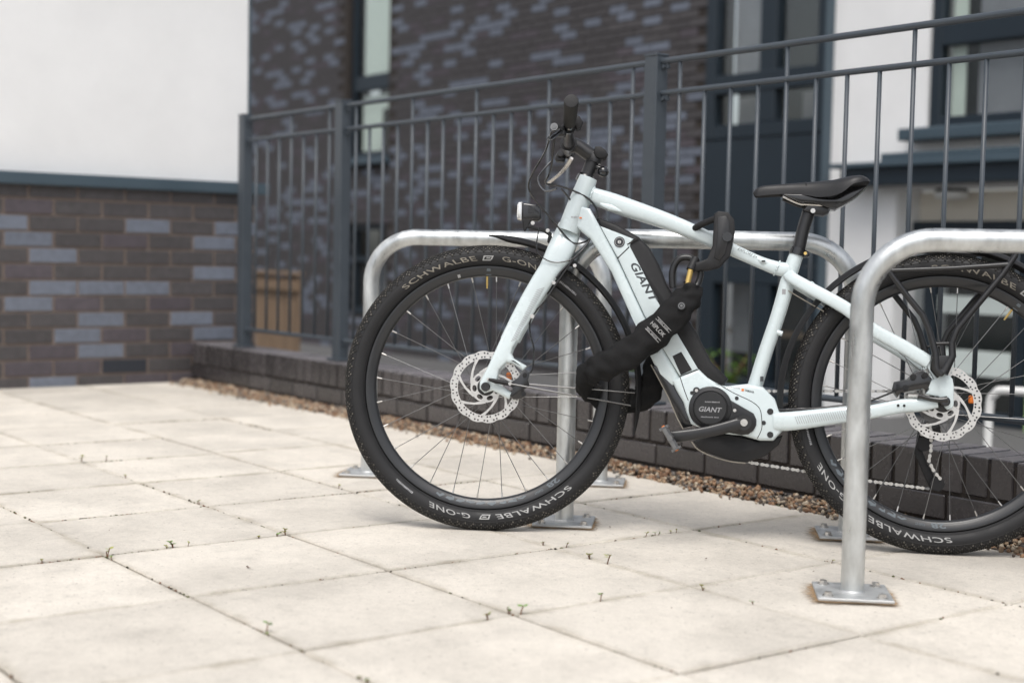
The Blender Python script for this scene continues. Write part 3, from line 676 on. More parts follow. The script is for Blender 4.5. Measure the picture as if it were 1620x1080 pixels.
# ================================================================ BICYCLE
# T holds side-view outlines in metres: x forward from the rear tyre contact, z up ('front' parts: from the front tyre contact)
T = {
  'head_tube': [(0.879, 0.9054, 0.0233), (0.9025, 0.8371, 0.0274), (0.926, 0.7672, 0.0282)],
  'top_tube': [(0.871, 0.8602, 0.0209), (0.8271, 0.8463, 0.0233), (0.7816, 0.8309, 0.024), (0.6689, 0.7942, 0.0207), (0.5603, 0.7499, 0.0182), (0.5095, 0.727, 0.0158), (0.4463, 0.6998, 0.015), (0.4025, 0.6849, 0.0173), (0.3683, 0.6794, 0.0188)],
  'seat_tube': [(0.3526, 0.7238, 0.0173), (0.3681, 0.6731, 0.0188), (0.3931, 0.5732, 0.0181), (0.4242, 0.4701, 0.0181), (0.4466, 0.3877, 0.0188)],
  'down_lower': [(0.865, 0.8091), (0.8451, 0.781), (0.7951, 0.6969), (0.7249, 0.5575), (0.6757, 0.4747), (0.6318, 0.4062), (0.6077, 0.3745), (0.6445, 0.3686), (0.6829, 0.4092), (0.7028, 0.4505), (0.7576, 0.5566), (0.8105, 0.6635), (0.8676, 0.7475), (0.8926, 0.785)],
  'battery': [(0.8425, 0.7785), (0.7567, 0.7469), (0.7634, 0.7374), (0.7655, 0.7279), (0.7306, 0.6651), (0.6835, 0.5772), (0.6348, 0.5038), (0.5862, 0.4263), (0.6308, 0.4071), (0.6756, 0.4756), (0.7248, 0.5583), (0.794, 0.6967)],
  'battery_cover': [(0.8509, 0.8004), (0.8007, 0.7847), (0.7456, 0.7535), (0.7167, 0.7272), (0.6919, 0.6854), (0.6718, 0.6389), (0.6326, 0.5743), (0.5939, 0.5193), (0.5548, 0.446), (0.5122, 0.4057), (0.5186, 0.3879), (0.5394, 0.3932), (0.5651, 0.4085), (0.5855, 0.4288), (0.6351, 0.5065), (0.6839, 0.58), (0.731, 0.6657), (0.7659, 0.7286), (0.7572, 0.7476), (0.8431, 0.7792)],
  'gap_line': [(0.7427, 0.7508), (0.7717, 0.7324), (0.7677, 0.7254), (0.7958, 0.6966)],
  'key': [(0.7916, 0.7381, 0.0135)],
  'letters_bat': [(0.7638, 0.6808), (0.6928, 0.5792), (0.7452, 0.6835), (0.6882, 0.5807)],
  'port': [(0.6504, 0.4568), (0.6291, 0.4681), (0.6014, 0.4244), (0.6282, 0.4109)],
  'housing': [(0.6738, 0.4782), (0.6533, 0.4864), (0.635, 0.5021), (0.5785, 0.4276), (0.5269, 0.3858), (0.5108, 0.4043), (0.4642, 0.3947), (0.4272, 0.3884), (0.3969, 0.3596), (0.3869, 0.3302), (0.3776, 0.3231), (0.3764, 0.2822), (0.3977, 0.2572), (0.4307, 0.2559), (0.4753, 0.2672), (0.505, 0.2735), (0.5348, 0.2779), (0.5871, 0.2853), (0.5974, 0.3149), (0.6018, 0.3373), (0.6114, 0.3445), (0.632, 0.404)],
  'housing2': [(0.6316, 0.4052), (0.5839, 0.4271), (0.5626, 0.4061), (0.5346, 0.3908), (0.5171, 0.3868), (0.5098, 0.4032), (0.4618, 0.3956), (0.4435, 0.3916)],
  'motor': [(0.553, 0.3315, 0.0528), (0.553, 0.3315, 0.0396)],
  'crank_axle': [(0.4708, 0.2992, 0.0294)],
  'motor_letters': [(0.5767, 0.3202), (0.5212, 0.3222), (0.5769, 0.3288)],
  'crank': [(0.471, 0.2994, 0.0161), (0.5562, 0.2739, 0.0138), (0.6295, 0.2599, 0.0147), (0.648, 0.261, 0.0124)],
  'pedal': [(0.6683, 0.2827), (0.6511, 0.2648), (0.6169, 0.2293), (0.6315, 0.225), (0.6542, 0.2462), (0.6737, 0.2788)],
  'bolts': [(0.4079, 0.3283, 0.0077), (0.4063, 0.2718, 0.0077), (0.4229, 0.3002, 0.0054), (0.4898, 0.3582, 0.0047), (0.5996, 0.3674, 0.0047)],
  'guard_a': [(0.705, 0.436), (0.6936, 0.4325), (0.6687, 0.4239), (0.6529, 0.3998), (0.6349, 0.3664), (0.6153, 0.3406), (0.607, 0.3145), (0.5949, 0.2849), (0.619, 0.2783), (0.6329, 0.3022), (0.6571, 0.3542), (0.6791, 0.3951)],
  'skid': [(0.5958, 0.247), (0.5644, 0.2614), (0.505, 0.2694), (0.434, 0.2535), (0.3754, 0.2708), (0.384, 0.248), (0.4182, 0.2167), (0.4438, 0.2082), (0.4639, 0.1998), (0.503, 0.2038), (0.5481, 0.2169), (0.5785, 0.2307)],
  'cable_skid': [(0.5976, 0.247), (0.582, 0.2288), (0.548, 0.2133), (0.503, 0.2021), (0.4639, 0.1992)],
  'chain_low': [(0.4734, 0.1986), (0.3187, 0.1831), (0.1661, 0.1663), (0.0261, 0.1539), (0.0037, 0.1611)],
  'chain_up': [(0.4598, 0.3785), (0.1274, 0.3901), (0.0061, 0.3974)],
  'seat_stay': [(0.3509, 0.6505, 0.0147), (0.2358, 0.5867, 0.0162), (0.1775, 0.5405, 0.0161), (0.0944, 0.4938, 0.0168), (0.0373, 0.4589, 0.0168)],
  'seat_stay_top': [(0.3683, 0.6658, 0.0149)],
  'chain_stay': [(0.3963, 0.3037, 0.0231), (0.345, 0.3087, 0.0231), (0.2372, 0.3266, 0.0199), (0.1659, 0.3369, 0.016), (0.0981, 0.3531, 0.0167), (0.0568, 0.3561, 0.0152), (0.0158, 0.3637, 0.0121)],
  'dropout': [(0.0619, 0.4839), (0.0414, 0.4789), (0.016, 0.4404), (-0.0058, 0.4355), (-0.0183, 0.4219), (-0.0214, 0.4052), (-0.0224, 0.3604), (-0.0186, 0.3519), (-0.0078, 0.3473), (-0.0009, 0.3541), (0.0035, 0.3707), (0.0146, 0.3787), (0.0446, 0.3833), (0.0367, 0.3948), (0.0452, 0.4113), (0.0264, 0.4204)],
  'rear_axle': [(-0.0021, 0.3708, 0.0091)],
  'rear_disc': [(-0.0003, 0.3658, 0.094)],
  'rear_caliper': [(0.1165, 0.4103), (0.0866, 0.4183), (0.068, 0.4386), (0.0518, 0.4419), (0.0295, 0.4202), (0.0397, 0.3918), (0.048, 0.3971), (0.0642, 0.3938), (0.1022, 0.384), (0.1101, 0.3725), (0.1215, 0.389)],
  'axle_lever': [(0.0624, 0.3797, 0.0053), (0.0324, 0.3724, 0.006), (0.008, 0.3704, 0.0075), (-0.0054, 0.3723, 0.009)],
  'saddle_top': [(0.4632, 0.8744), (0.4576, 0.8827), (0.442, 0.8894), (0.3989, 0.8935), (0.336, 0.8981), (0.2706, 0.9034), (0.2396, 0.9102), (0.2057, 0.9144), (0.1915, 0.9087), (0.1834, 0.9001)],
  'saddle_low': [(0.4645, 0.8714), (0.4585, 0.8612), (0.4269, 0.8646), (0.3982, 0.8665), (0.3638, 0.8664), (0.3293, 0.8616), (0.3064, 0.8561), (0.2751, 0.858), (0.2498, 0.8657), (0.2277, 0.8864), (0.194, 0.895), (0.1833, 0.8981)],
  'saddle_shell': [(0.3924, 0.8651), (0.3408, 0.8644), (0.2722, 0.8566), (0.2305, 0.8858), (0.1882, 0.8898), (0.1909, 0.8863), (0.2102, 0.8662), (0.2268, 0.8544), (0.2407, 0.8454), (0.2631, 0.8328), (0.283, 0.8331), (0.3117, 0.8443), (0.3518, 0.8466)],
  'saddle_rail': [(0.3915, 0.8607), (0.3526, 0.8438), (0.3298, 0.8418), (0.2844, 0.8404), (0.262, 0.8451), (0.2399, 0.8657)],
  'seat_post': [(0.3256, 0.831, 0.0165), (0.3387, 0.7854, 0.0157), (0.3487, 0.7341, 0.0157), (0.3566, 0.7121, 0.0157)],
  'seat_clamp': [(0.3426, 0.8263), (0.3288, 0.8441), (0.2861, 0.8447), (0.2785, 0.8244), (0.2911, 0.8169), (0.3139, 0.818)],
  'collar': [(0.3499, 0.7282, 0.0212), (0.3518, 0.7215, 0.0212)],
  'collar_bolt': [(0.3301, 0.7186, 0.0062)],
  'rack_front': [(0.1537, 0.6929, 0.0076), (0.1325, 0.6666, 0.0076), (0.0988, 0.6224, 0.0076), (0.0569, 0.5716, 0.0075), (0.0426, 0.5398, 0.0075), (0.0338, 0.5121, 0.0083), (0.025, 0.4816, 0.009), (0.0253, 0.4449, 0.012), (0.0115, 0.43, 0.012)],
  'rack_rear': [(-0.1533, 0.7189, 0.0075), (-0.1263, 0.6752, 0.0075), (-0.0899, 0.627, 0.0075), (-0.0247, 0.5417, 0.0075), (-0.0121, 0.5079, 0.0083), (-0.0144, 0.4768, 0.009), (0.0062, 0.4343, 0.012)],
  'rack_bar': [(0.1341, 0.6764, 0.0061), (-0.0081, 0.6851, 0.006), (-0.1418, 0.6972, 0.0067)],
  'rack_bridge': [(0.0323, 0.5037, 0.0038), (-0.0108, 0.5064, 0.0038)],
  'rack_far': [(0.1071, 0.6325, 0.008), (0.0599, 0.5732, 0.0079), (0.0436, 0.5443, 0.0079), (0.0356, 0.5092, 0.0079), (0.0295, 0.4918, 0.0079)],
  'rack_tip': [(0.0368, 0.4752), (-0.0144, 0.4768), (-0.0018, 0.4374), (0.0087, 0.4259), (0.0168, 0.427), (0.0335, 0.4502)],
  'fork_leg': [(-0.1112, 0.6662), (-0.0966, 0.6412), (-0.0388, 0.5238), (0.008, 0.4113), (0.0257, 0.3753), (0.025, 0.3576), (0.0122, 0.347), (-0.0074, 0.3543), (-0.0502, 0.3338), (-0.0585, 0.3496), (-0.0177, 0.3768), (-0.0231, 0.408), (-0.0402, 0.4263), (-0.0557, 0.4246), (-0.083, 0.4057), (-0.0922, 0.4193), (-0.0575, 0.438), (-0.0512, 0.451), (-0.0552, 0.4645), (-0.1042, 0.5527), (-0.1545, 0.6343), (-0.1752, 0.675)],
  'fork_crown': [(-0.1544, 0.7734), (-0.2108, 0.7542), (-0.2181, 0.7366), (-0.1744, 0.6479), (-0.0945, 0.6407), (-0.1171, 0.6929)],
  'fork_far': [(-0.1547, 0.6263), (-0.1212, 0.5381), (-0.0627, 0.449)],
  'front_axle': [(0.0146, 0.3658, 0.0111)],
  'front_disc': [(0.0131, 0.3646, 0.0935)],
  'front_caliper': [(-0.051, 0.3736), (-0.0746, 0.3921), (-0.0872, 0.4103), (-0.1009, 0.3997), (-0.0997, 0.371), (-0.0889, 0.3639), (-0.0941, 0.3442), (-0.0811, 0.3371), (-0.0591, 0.3341), (-0.0497, 0.347), (-0.0671, 0.3565)],
  'hose_mount': [(0.0029, 0.3823, 0.004), (-0.014, 0.3786, 0.0063), (-0.0516, 0.3733, 0.0063)],
  'guard_stay': [(-0.0135, 0.3809, 0.0019), (-0.0491, 0.3734, 0.0019), (-0.3586, 0.3297, 0.0019)],
  'guard_stay2': [(-0.0575, 0.3761, 0.0016), (-0.2742, 0.3663, 0.0016)],
  'mud_pts': [(0.0283, 0.7532), (-0.1273, 0.7209), (-0.1773, 0.6851), (-0.2616, 0.6359), (-0.3417, 0.5106), (-0.3729, 0.397), (-0.3814, 0.3328), (-0.3692, 0.2631)],
  'lamp': [(-0.0528, 0.8377), (-0.0868, 0.8356), (-0.112, 0.8237), (-0.1153, 0.7943), (-0.0884, 0.7912), (-0.0543, 0.7969)],
  'lamp_bracket': [(-0.0715, 0.77), (-0.0684, 0.7947), (-0.0931, 0.7933), (-0.1341, 0.7766), (-0.1437, 0.7589), (-0.1333, 0.736), (-0.1264, 0.7403), (-0.1322, 0.7675), (-0.0937, 0.7775), (-0.0778, 0.7815)],
  'steerer': [(-0.2241, 0.9082, 0.0179), (-0.2329, 0.9327, 0.0171), (-0.2395, 0.9523, 0.0171)],
  'spacer': [(-0.23, 0.912, 0.0227)],
  'stem': [(-0.2464, 0.9622, 0.0179), (-0.2267, 0.9737, 0.0187), (-0.2021, 0.99, 0.0187), (-0.1826, 0.9942, 0.0212), (-0.1753, 0.9964, 0.0212)],
  'stem_cap': [(-0.2431, 0.9864), (-0.2576, 0.9868), (-0.2723, 0.9776), (-0.2786, 0.9681), (-0.2754, 0.9571), (-0.261, 0.9554), (-0.2488, 0.9623)],
  'bell': [(-0.2658, 0.9216, 0.0122)],
  'grip_end': [(-0.1788, 1.0369, 0.0163)],
  'grip_in': [(-0.1745, 1.0058, 0.0154)],
  'bar_clamp': [(-0.1789, 0.9886, 0.0194)],
  'lever_near': [(-0.1293, 0.9647), (-0.1402, 0.9764), (-0.1597, 0.9997)],
  'lever_far': [(-0.1234, 0.9296), (-0.1509, 0.9459), (-0.1755, 0.9724), (-0.2056, 0.9862)],
  'cab1': [(-0.1335, 0.9888), (-0.1196, 0.9437), (-0.0901, 0.8981), (-0.08, 0.871), (-0.0921, 0.8447), (-0.1243, 0.8101), (-0.152, 0.7799), (-0.175, 0.7539), (-0.1978, 0.7347), (-0.2242, 0.7378), (-0.2414, 0.7495)],
  'cab2': [(-0.1423, 0.9891), (-0.1395, 0.9443), (-0.1344, 0.8996), (-0.1219, 0.8791), (-0.1485, 0.8777), (-0.1887, 0.8679), (-0.2292, 0.8491), (-0.2522, 0.8232), (-0.2553, 0.7966), (-0.2453, 0.7651), (-0.2331, 0.7337), (-0.2035, 0.6972), (-0.1737, 0.6651), (-0.1568, 0.6424)],
  'cab3': [(-0.1621, 0.8723), (-0.1852, 0.8461), (-0.2088, 0.8066), (-0.246, 0.7587), (-0.2577, 0.7412)],
  'cab4': [(-0.2436, 0.8464), (-0.271, 0.8293), (-0.2981, 0.8189), (-0.325, 0.8153)],
  'cab5': [(-0.1104, 0.769), (-0.1052, 0.7288), (-0.1105, 0.7024), (-0.1421, 0.6835), (-0.1774, 0.6847), (-0.2034, 0.6966)],
  'cab6': [(-0.1147, 0.5667), (-0.0959, 0.5349), (-0.0972, 0.4994), (-0.1073, 0.4643), (-0.1067, 0.42), (-0.1007, 0.402)],
  'cable_stop': [(-0.2459, 0.7631), (-0.26, 0.7413)],
  'sleeve': [(0.8506, 0.3724, 0.0219), (0.8538, 0.3978, 0.0282), (0.8382, 0.4169, 0.0344), (0.797, 0.4368, 0.0359), (0.7516, 0.4614, 0.0374), (0.7067, 0.4997, 0.0389), (0.6665, 0.5378, 0.0404), (0.6356, 0.5756, 0.0388), (0.6136, 0.6039, 0.0326), (0.6028, 0.6249, 0.0264)],
  'sleeve_back': [(0.7022, 0.4304, 0.0225), (0.7011, 0.3946, 0.029), (0.713, 0.3495, 0.0273), (0.7298, 0.3176, 0.0193)],
  'lock_body': [(0.556, 0.8108), (0.547, 0.8156), (0.5196, 0.8128), (0.5063, 0.7908), (0.5088, 0.7538), (0.5174, 0.7053), (0.5429, 0.6771), (0.5973, 0.668), (0.6158, 0.6732), (0.6116, 0.6871), (0.5889, 0.6899), (0.5708, 0.6972), (0.5618, 0.7298)],
  'lock_arm': [(0.5559, 0.7956, 0.0094), (0.5923, 0.7833, 0.0078), (0.6082, 0.7761, 0.0063)],
  'shackle': [(0.6552, 0.6275, 0.0087), (0.6574, 0.6673, 0.0087), (0.6435, 0.6981, 0.0095), (0.6181, 0.7034, 0.0094), (0.5992, 0.692, 0.0094)],
  'shackle2': [(0.602, 0.6971, 0.0124), (0.6112, 0.6691, 0.0101), (0.6169, 0.6458, 0.0078), (0.6192, 0.6319, 0.0078)],
  'lock_snap': [(0.6297, 0.5774, 0.0092)],
  'lock_label': [(0.7186, 0.5179), (0.6834, 0.5532), (0.6482, 0.5199), (0.688, 0.4845)],
}

bike = tag(empty('electric_bicycle'), 'pale mint electric bicycle leaning against the middle hoop stand', 'bicycle')
bike.matrix_world = Matrix(((-0.71518, 0.69511, -0.07306, -2.1454), (-0.69894, -0.71126, 0.07476, 2.905), (0, .10453, .99452, 0), (0, 0, 0, 1)))
FRONT = Matrix.Translation((1.1122, -.008, .0008)) @ Matrix.Rotation(.12217, 4, 'Z')
P, BK, MT, GL = M['paint'], M['black'], M['matt'], M['gloss']
def front(o): o.matrix_basis = FRONT; return o
def side(pts, y): return [(p[0], y, p[1]) for p in pts]
def xyr(key, y): q = T[key]; return [(p[0], y, p[1]) for p in q], [p[2] for p in q]
def sm(key, y, k=4):
    q = smooth_path([(p[0], y, p[1], p[2]) for p in T[key]], k); return [p[:3] for p in q], [p[3] for p in q]

# ---------------- frame
ht, hr_ = sm('head_tube', 0, 3)
frame = tube('head_tube', ht, hr_, P, bike, 24, 50)
p_, r_ = sm('top_tube', 0); tube('top_tube', p_, r_, P, bike, 24, 50, side=(0, 1, 0), flat=.92, power=2.6)
p_, r_ = sm('seat_tube', 0); tube('seat_tube', p_, r_, P, bike, 24, 50)
dtp = [(.9080, .8330), (.8700, .8230)] + T['down_lower'][1:6] + [(.6360, .3900), (.6500, .3800)] + T['down_lower'][8:-1] + [(.9160, .7860)]
dt = pr('down_tube', dtp, -.034, .034, P, bike, .010, 3)
for v in dt.data.vertices:
    if v.co.x > .885: v.co.y *= .55
bat = pr('battery', T['battery'], -.0365, .0365, P, bike, .004, 3)
cvo = T['battery_cover'][:10]; cvi = [(.5250, .3850), (.5500, .3920), (.5900, .4120), (.6450, .4950), (.6950, .5780), (.7450, .6680), (.7850, .7300), (.8400, .7700)]
cov = pr('battery_cover', cvo + cvi, -.032, .032, MT, bike, .010, 3)
tube('panel_gap', [(p[0], .0352, p[1]) for p in T['gap_line']], .0022, GL, bat, 6)
k = T['key'][0]
for nm, rr, y, m_ in (('lock_ring', .0135, .0378, GL), ('lock_ring', .0112, .0384, M['letter_white']), ('lock_face', .0098, .0390, GL), ('key_slot', .0042, .0396, M['steel'])):
    bm = bmesh.new(); sweep(bm, [(k[0], .030, k[1]), (k[0], y, k[1])], rr, 24); finish(bm, nm, m_, bat, 40)
bx('key_slot', (k[0], .0398, k[1]), (.0012, .001, .006), GL, bat)
pr('charge_port', T['port'], .030, .0392, MT, bike, .0015, 1)
# housing round the motor
H = T['housing']
house = [(.6330, .4040), (.5855, .4275), (.5620, .4060), (.5340, .3900), (.5165, .3870), H[6], H[7], H[8], H[9], H[10], H[11], H[12], H[13], H[14], (.500, .268), (.545, .272), (.600, .290), (.6120, .318), (.6200, .342), (.6400, .374), (.6500, .396)]
hs_ = pr('motor_housing', house, -.0400, .0400, P, bike, .009, 3)
seam = smooth_path([(.6300, .4055), (.6180, .372), (.6080, .348)], 4)
tube('panel_gap', [(p[0], .0398, p[1]) for p in seam], .0011, GL, hs_, 6)
seam = smooth_path([(.5860, .4262), (.6310, .4065)], 2); tube('panel_gap', [(p[0], .0380, p[1]) for p in seam], .0012, GL, hs_, 6)
seam = smooth_path([(.5440, .3975), (.500, .372), (.455, .352), (.434, .335), (.428, .31), (.4275, .285), (.437, .262)], 4)
tube('panel_gap', [(p[0], .0398, p[1]) for p in seam], .0010, GL, hs_, 6)
for b in T['bolts']:
    bm = bmesh.new(); sweep(bm, [(b[0], .034, b[1]), (b[0], .0412, b[1])], b[2], 16); sweep(bm, [(b[0], .0412, b[1]), (b[0], .0422, b[1])], b[2] * .55, 6); finish(bm, 'bolt', GL, hs_, 40)
# motor
mx_, mz_ = T['motor'][0][:2]; cx_, cz_ = T['crank_axle'][0][:2]
mot = lat('motor', [(0.0, .030), (.053, .030), (.0535, .044), (.051, .048), (.043, .050), (.0415, .0475), (.040, .0475), (.0395, .0515), (.0385, .0525), (0, .0525)], BK, bike, 56, centre=(mx_, mz_))
hull = [(cx_ + .004, cz_ - .031), (cx_ - .012, cz_ - .0285), (cx_ - .024, cz_ - .019), (cx_ - .0305, cz_ - .005), (cx_ - .030, cz_ + .009), (cx_ - .023, cz_ + .023), (mx_ - .047, mz_ + .022), (mx_ - .036, mz_ + .036), (mx_ - .018, mz_ + .047), (mx_, mz_ + .048), (mx_ + .03, mz_ + .02), (mx_ + .03, mz_ - .03), (mx_ - .01, mz_ - .046), (cx_ + .04, cz_ - .026)]
pr('crank_cover', hull, .030, .0465, BK, mot, .004, 2)
for q in ((.5885, .3735), (.494, .328)):
    bm = bmesh.new(); sweep(bm, [(q[0], .030, q[1]), (q[0], .047, q[1])], .0085, 14); finish(bm, 'motor_lug', BK, mot, 40)
    bm = bmesh.new(); sweep(bm, [(q[0], .046, q[1]), (q[0], .0495, q[1])], .0042, 10); finish(bm, 'bolt', M['steel'], mot, 40)
letters('lettering', 'GIANT', lambda x, y: (mx_ + .028 - x, .0531, mz_ - .009 + y - x * .03), M['letter_grey'], mot, width=.056, height=.0125, shear=.25, bold=.02)
letters('lettering', '#13', lambda x, y: (mx_ + .014 - x, .0531, mz_ + .0135 + y), M['letter_grey'], mot, width=.036, height=.0032)
letters('lettering', '#16', lambda x, y: (mx_ + .023 - x, .0531, mz_ - .0235 + y), M['letter_grey'], mot, width=.044, height=.003)
# crank and pedal
p_, r_ = sm('crank', 0, 3)
pts = [(p[0], .072 + .016 * min(1, i / 6), p[2]) for i, p in enumerate(p_)]
cr = tube('crank', pts, r_, BK, bike, 16, 50, side=(0, 1, 0), flat=.62, power=3.2)
bm = bmesh.new(); sweep(bm, [(cx_, .040, cz_), (cx_, .082, cz_)], .0185, 24); finish(bm, 'crank_boss', BK, cr, 40)
bm = bmesh.new(); sweep(bm, [(cx_, .080, cz_), (cx_, .0842, cz_)], .0088, 20); sweep(bm, [(cx_, .084, cz_), (cx_, .0852, cz_)], .0045, 6); finish(bm, 'crank_bolt', M['steel'], cr, 40)
bm = bmesh.new()
pc = Vector((.645, .138, .2555)); rotp = Matrix.Rotation(R(-58), 3, 'Y')
sweep(bm, [(.644, .092, .2575), (.644, .190, .2565)], .0065, 12)
for s in (-1, 1):
    box(bm, pc + rotp @ Vector((s * .029, 0, 0)), (.005, .088, .014), rotp, .002)
for yy in (-.040, .040): box(bm, pc + rotp @ Vector((0, yy, 0)), (.058, .006, .012), rotp, .002)
box(bm, pc, (.018, .08, .013), rotp, .003)
for s in (-1, 1):
    for i in range(7): box(bm, pc + rotp @ Vector((s * .029, -.036 + .012 * i, .0085)), (.006, .004, .005), rotp)
    for i in range(7): box(bm, pc + rotp @ Vector((s * .029, -.036 + .012 * i, -.0085)), (.006, .004, .005), rotp)
ped = finish(bm, 'pedal', M['spoke'], bike)
bx('pedal_reflector', pc + rotp @ Vector((.0325, 0, 0)), (.003, .05, .008), M['orange'], ped, .001, rotp); bx('pedal_reflector', pc + rotp @ Vector((-.0325, 0, 0)), (.003, .05, .008), M['orange'], ped, .001, rotp)
bm = bmesh.new(); cr2 = [(cx_, -.070, cz_), (.40, -.084, cz_ + .028), (.318, -.088, cz_ + .052), (.300, -.088, cz_ + .056)]
sweep(bm, cr2, [.016, .0138, .0145, .012], 14, side=(0, 1, 0), flat=.62, power=3.2); finish(bm, 'crank', BK, bike, 50)
bm = bmesh.new(); box(bm, (.302, -.14, .355), (.08, .09, .018), rotp, .003); finish(bm, 'pedal', M['steel'], bike)
# dark belly guard, skid plate and its cable
pr('belly_guard', T['guard_a'], -.032, .032, GL, bike, .006, 2)
tube('trim_line', [(p[0], .030, p[1]) for p in ((.7035, .4340), (.6800, .3940), (.6570, .3530), (.6330, .3010), (.6190, .2770))], .0016, M['letter_tan'], bike, 6)
pr('skid_plate', T['skid'], -.028, .020, MT, bike, .006, 2)
tube('gear_cable', smooth_path([(p[0], .021, p[1]) for p in T['cable_skid']], 4), .0019, M['letter_tan'], bike, 6)
bm = bmesh.new(); lathe(bm, [(.0, -.047), (.074, -.047), (.074, -.044), (0, -.044)], 48, centre=(cx_, cz_)); finish(bm, 'chainring', BK, bike, 40)
tube('chain_guard', [(cx_ + .082 * math.cos(R(d)), -.050, cz_ + .082 * math.sin(R(d))) for d in range(150, 391, 12)], .006, MT, bike, 8)
# stays
for s, nm in ((1, 'near'), (-1, 'far')):
    q = smooth_path([(.372, .012 * s, .668, .0150)] + [(p[0], (.030, .048, .052, .058, .064)[i] * s, p[1], p[2]) for i, p in enumerate(T['seat_stay'])], 4)
    tube('seat_stay', [p[:3] for p in q], [p[3] for p in q], P, bike, 18, 50, side=(0, 1, 0), flat=.62, power=2.8)
    q = smooth_path([(p[0], (.030, .042, .056, .060, .063, .064, .064)[i] * s, p[1], p[2]) for i, p in enumerate(T['chain_stay'])], 4)
    tube('chain_stay', [p[:3] for p in q], [p[3] for p in q], P, bike, 18, 50, side=(0, 1, 0), flat=.62, power=2.8)
    y0, y1 = sorted((.056 * s, .070 * s)); pr('dropout', T['dropout'], y0, y1, P, bike, .004, 2)
tube('seat_stay_bridge', [(.318, -.035, .642), (.318, .035, .642)], .009, P, bike, 12)
bm = bmesh.new(); sweep(bm, [(.396, .010, .525), (.383, .013, .521)], .0065, 12); finish(bm, 'cable_boss', P, bike, 40)
# weld beads where the tubes meet
for c, ax, rr in (((.400, 0, .6845), (.93, 0, .38), .0185), ((.362, .0, .665), (.80, 0, .60), .0165), ((.868, 0, .8590), (.95, 0, .30), .0225)):
    ax = Vector(ax).normalized(); u_ = Vector((0, 1, 0)); w_ = ax.cross(u_); bm = bmesh.new()
    sweep(bm, [Vector(c) + u_ * (rr * .97 * math.cos(R(d))) + w_ * (rr * math.sin(R(d))) + ax * (.0008 * math.sin(R(d) * 14)) for d in range(0, 361, 6)], [.0020 + .0006 * math.sin(R(d) * 14) for d in range(0, 361, 6)], 8, caps=False); finish(bm, 'weld_bead', P, bike, 60)
# wishbone cable under the seat stay
tube('gear_cable', smooth_path([(.372, .016, .628), (.34, .022, .609), (.305, .026, .589), (.285, .028, .578)], 4), .0016, M['letter_tan'], bike, 6)
# chain stay guard and small bolts
tube('chain_stay_guard', [(.385, .028, .3330), (.34, .040, .334), (.28, .048, .341), (.235, .054, .3475)], .0042, GL, bike, 8)
bm = bmesh.new()
for i in range(34):
    x = .345 - .0052 * i; zc = .3087 + (.345 - x) * .165; a = Vector((x + .004, 0, zc + .010)); b = Vector((x - .004, 0, zc - .009)); yy = .0568 + .0165 * min(1, (.345 - x) / .12); w = Vector((.0007, 0, 0))
    bm.faces.new([bm.verts.new(q + Vector((0, yy, 0))) for q in (a - w, b - w, b + w, a + w)])
finish(bm, 'stay_graphic', M['letter_grey'], bike)
for xb in (.1075, .0935):
    bm = bmesh.new(); sweep(bm, [(xb, .070, .354), (xb, .0745, .354)], .0033, 10); finish(bm, 'bolt', MT, bike, 40)
# ---------------- seat
p_, r_ = sm('seat_post', 0, 3); sp_ = tube('seat_post', p_, r_, BK, bike, 24, 50)
pr('seat_clamp', T['seat_clamp'], -.024, .024, BK, sp_, .005, 2)
for s in (-1, 1):
    bm = bmesh.new(); sweep(bm, [(.318, .026 * s, .826), (.318, .020 * s, .826)], .006, 12); finish(bm, 'bolt', M['steel'], sp_, 40)
bm = bmesh.new(); sweep(bm, [(.3482, 0, .7345), (.3530, 0, .7175)], .0208, 28); box(bm, (.331, 0, .7205), (.016, .030, .014), None, .003); co = finish(bm, 'seat_collar', GL, bike, 40)
bm = bmesh.new(); sweep(bm, [(.3330, -.014, .7215), (.3330, .0155, .7215)], .0040, 12); finish(bm, 'bolt', M['brass'], co, 40)
def interp(tab, x):
    tab = sorted(tab)
    if x <= tab[0][0]: return tab[0][1]
    for a, b in zip(tab, tab[1:]):
        if x <= b[0]: return a[1] + (b[1] - a[1]) * (x - a[0]) / (b[0] - a[0])
    return tab[-1][1]
top = T['saddle_top']; low = T['saddle_low']
hw = [(.183, .040), (.190, .056), (.205, .069), (.225, .074), (.25, .071), (.285, .055), (.32, .041), (.36, .030), (.40, .023), (.43, .020), (.455, .016), (.4645, .008)]
bm = bmesh.new(); rings = []
xs = [.1832 + (.4643 - .1832) * (1 - math.cos(math.pi * i / 36)) / 2 for i in range(37)]
for x in xs:
    zt_, zl_, w = interp(top, x), interp(low, x), interp(hw, x)
    dip = .007 * max(0, 1 - abs(x - .24) / .09)
    ring = []
    for i in range(21):
        t_ = -1 + 2 * i / 20; a = t_ * math.pi / 2
        y = w * math.copysign(abs(math.sin(a)) ** .85, t_); drop = abs(t_) ** 3.0
        ring.append(bm.verts.new((x, y, zt_ - dip * max(0, 1 - (abs(t_) / .25)) - (zt_ - zl_) * drop)))
    zi = zl_ + min(.012, (zt_ - zl_) * .5)
    for i in range(9):
        t_ = 1 - 2 * (i + .5) / 9; ring.append(bm.verts.new((x, w * .92 * t_, zi)))
    rings.append(ring)
n_ = len(rings[0])
for a, b in zip(rings, rings[1:]):
    for k in range(n_): bm.faces.new((a[k], a[(k + 1) % n_], b[(k + 1) % n_], b[k]))
bm.faces.new(rings[0][::-1]); bm.faces.new(rings[-1])
sad = finish(bm, 'saddle', M['saddle'], bike, 60)
pr('saddle_shell', T['saddle_shell'], -.034, .034, GL, sad, .006, 2)
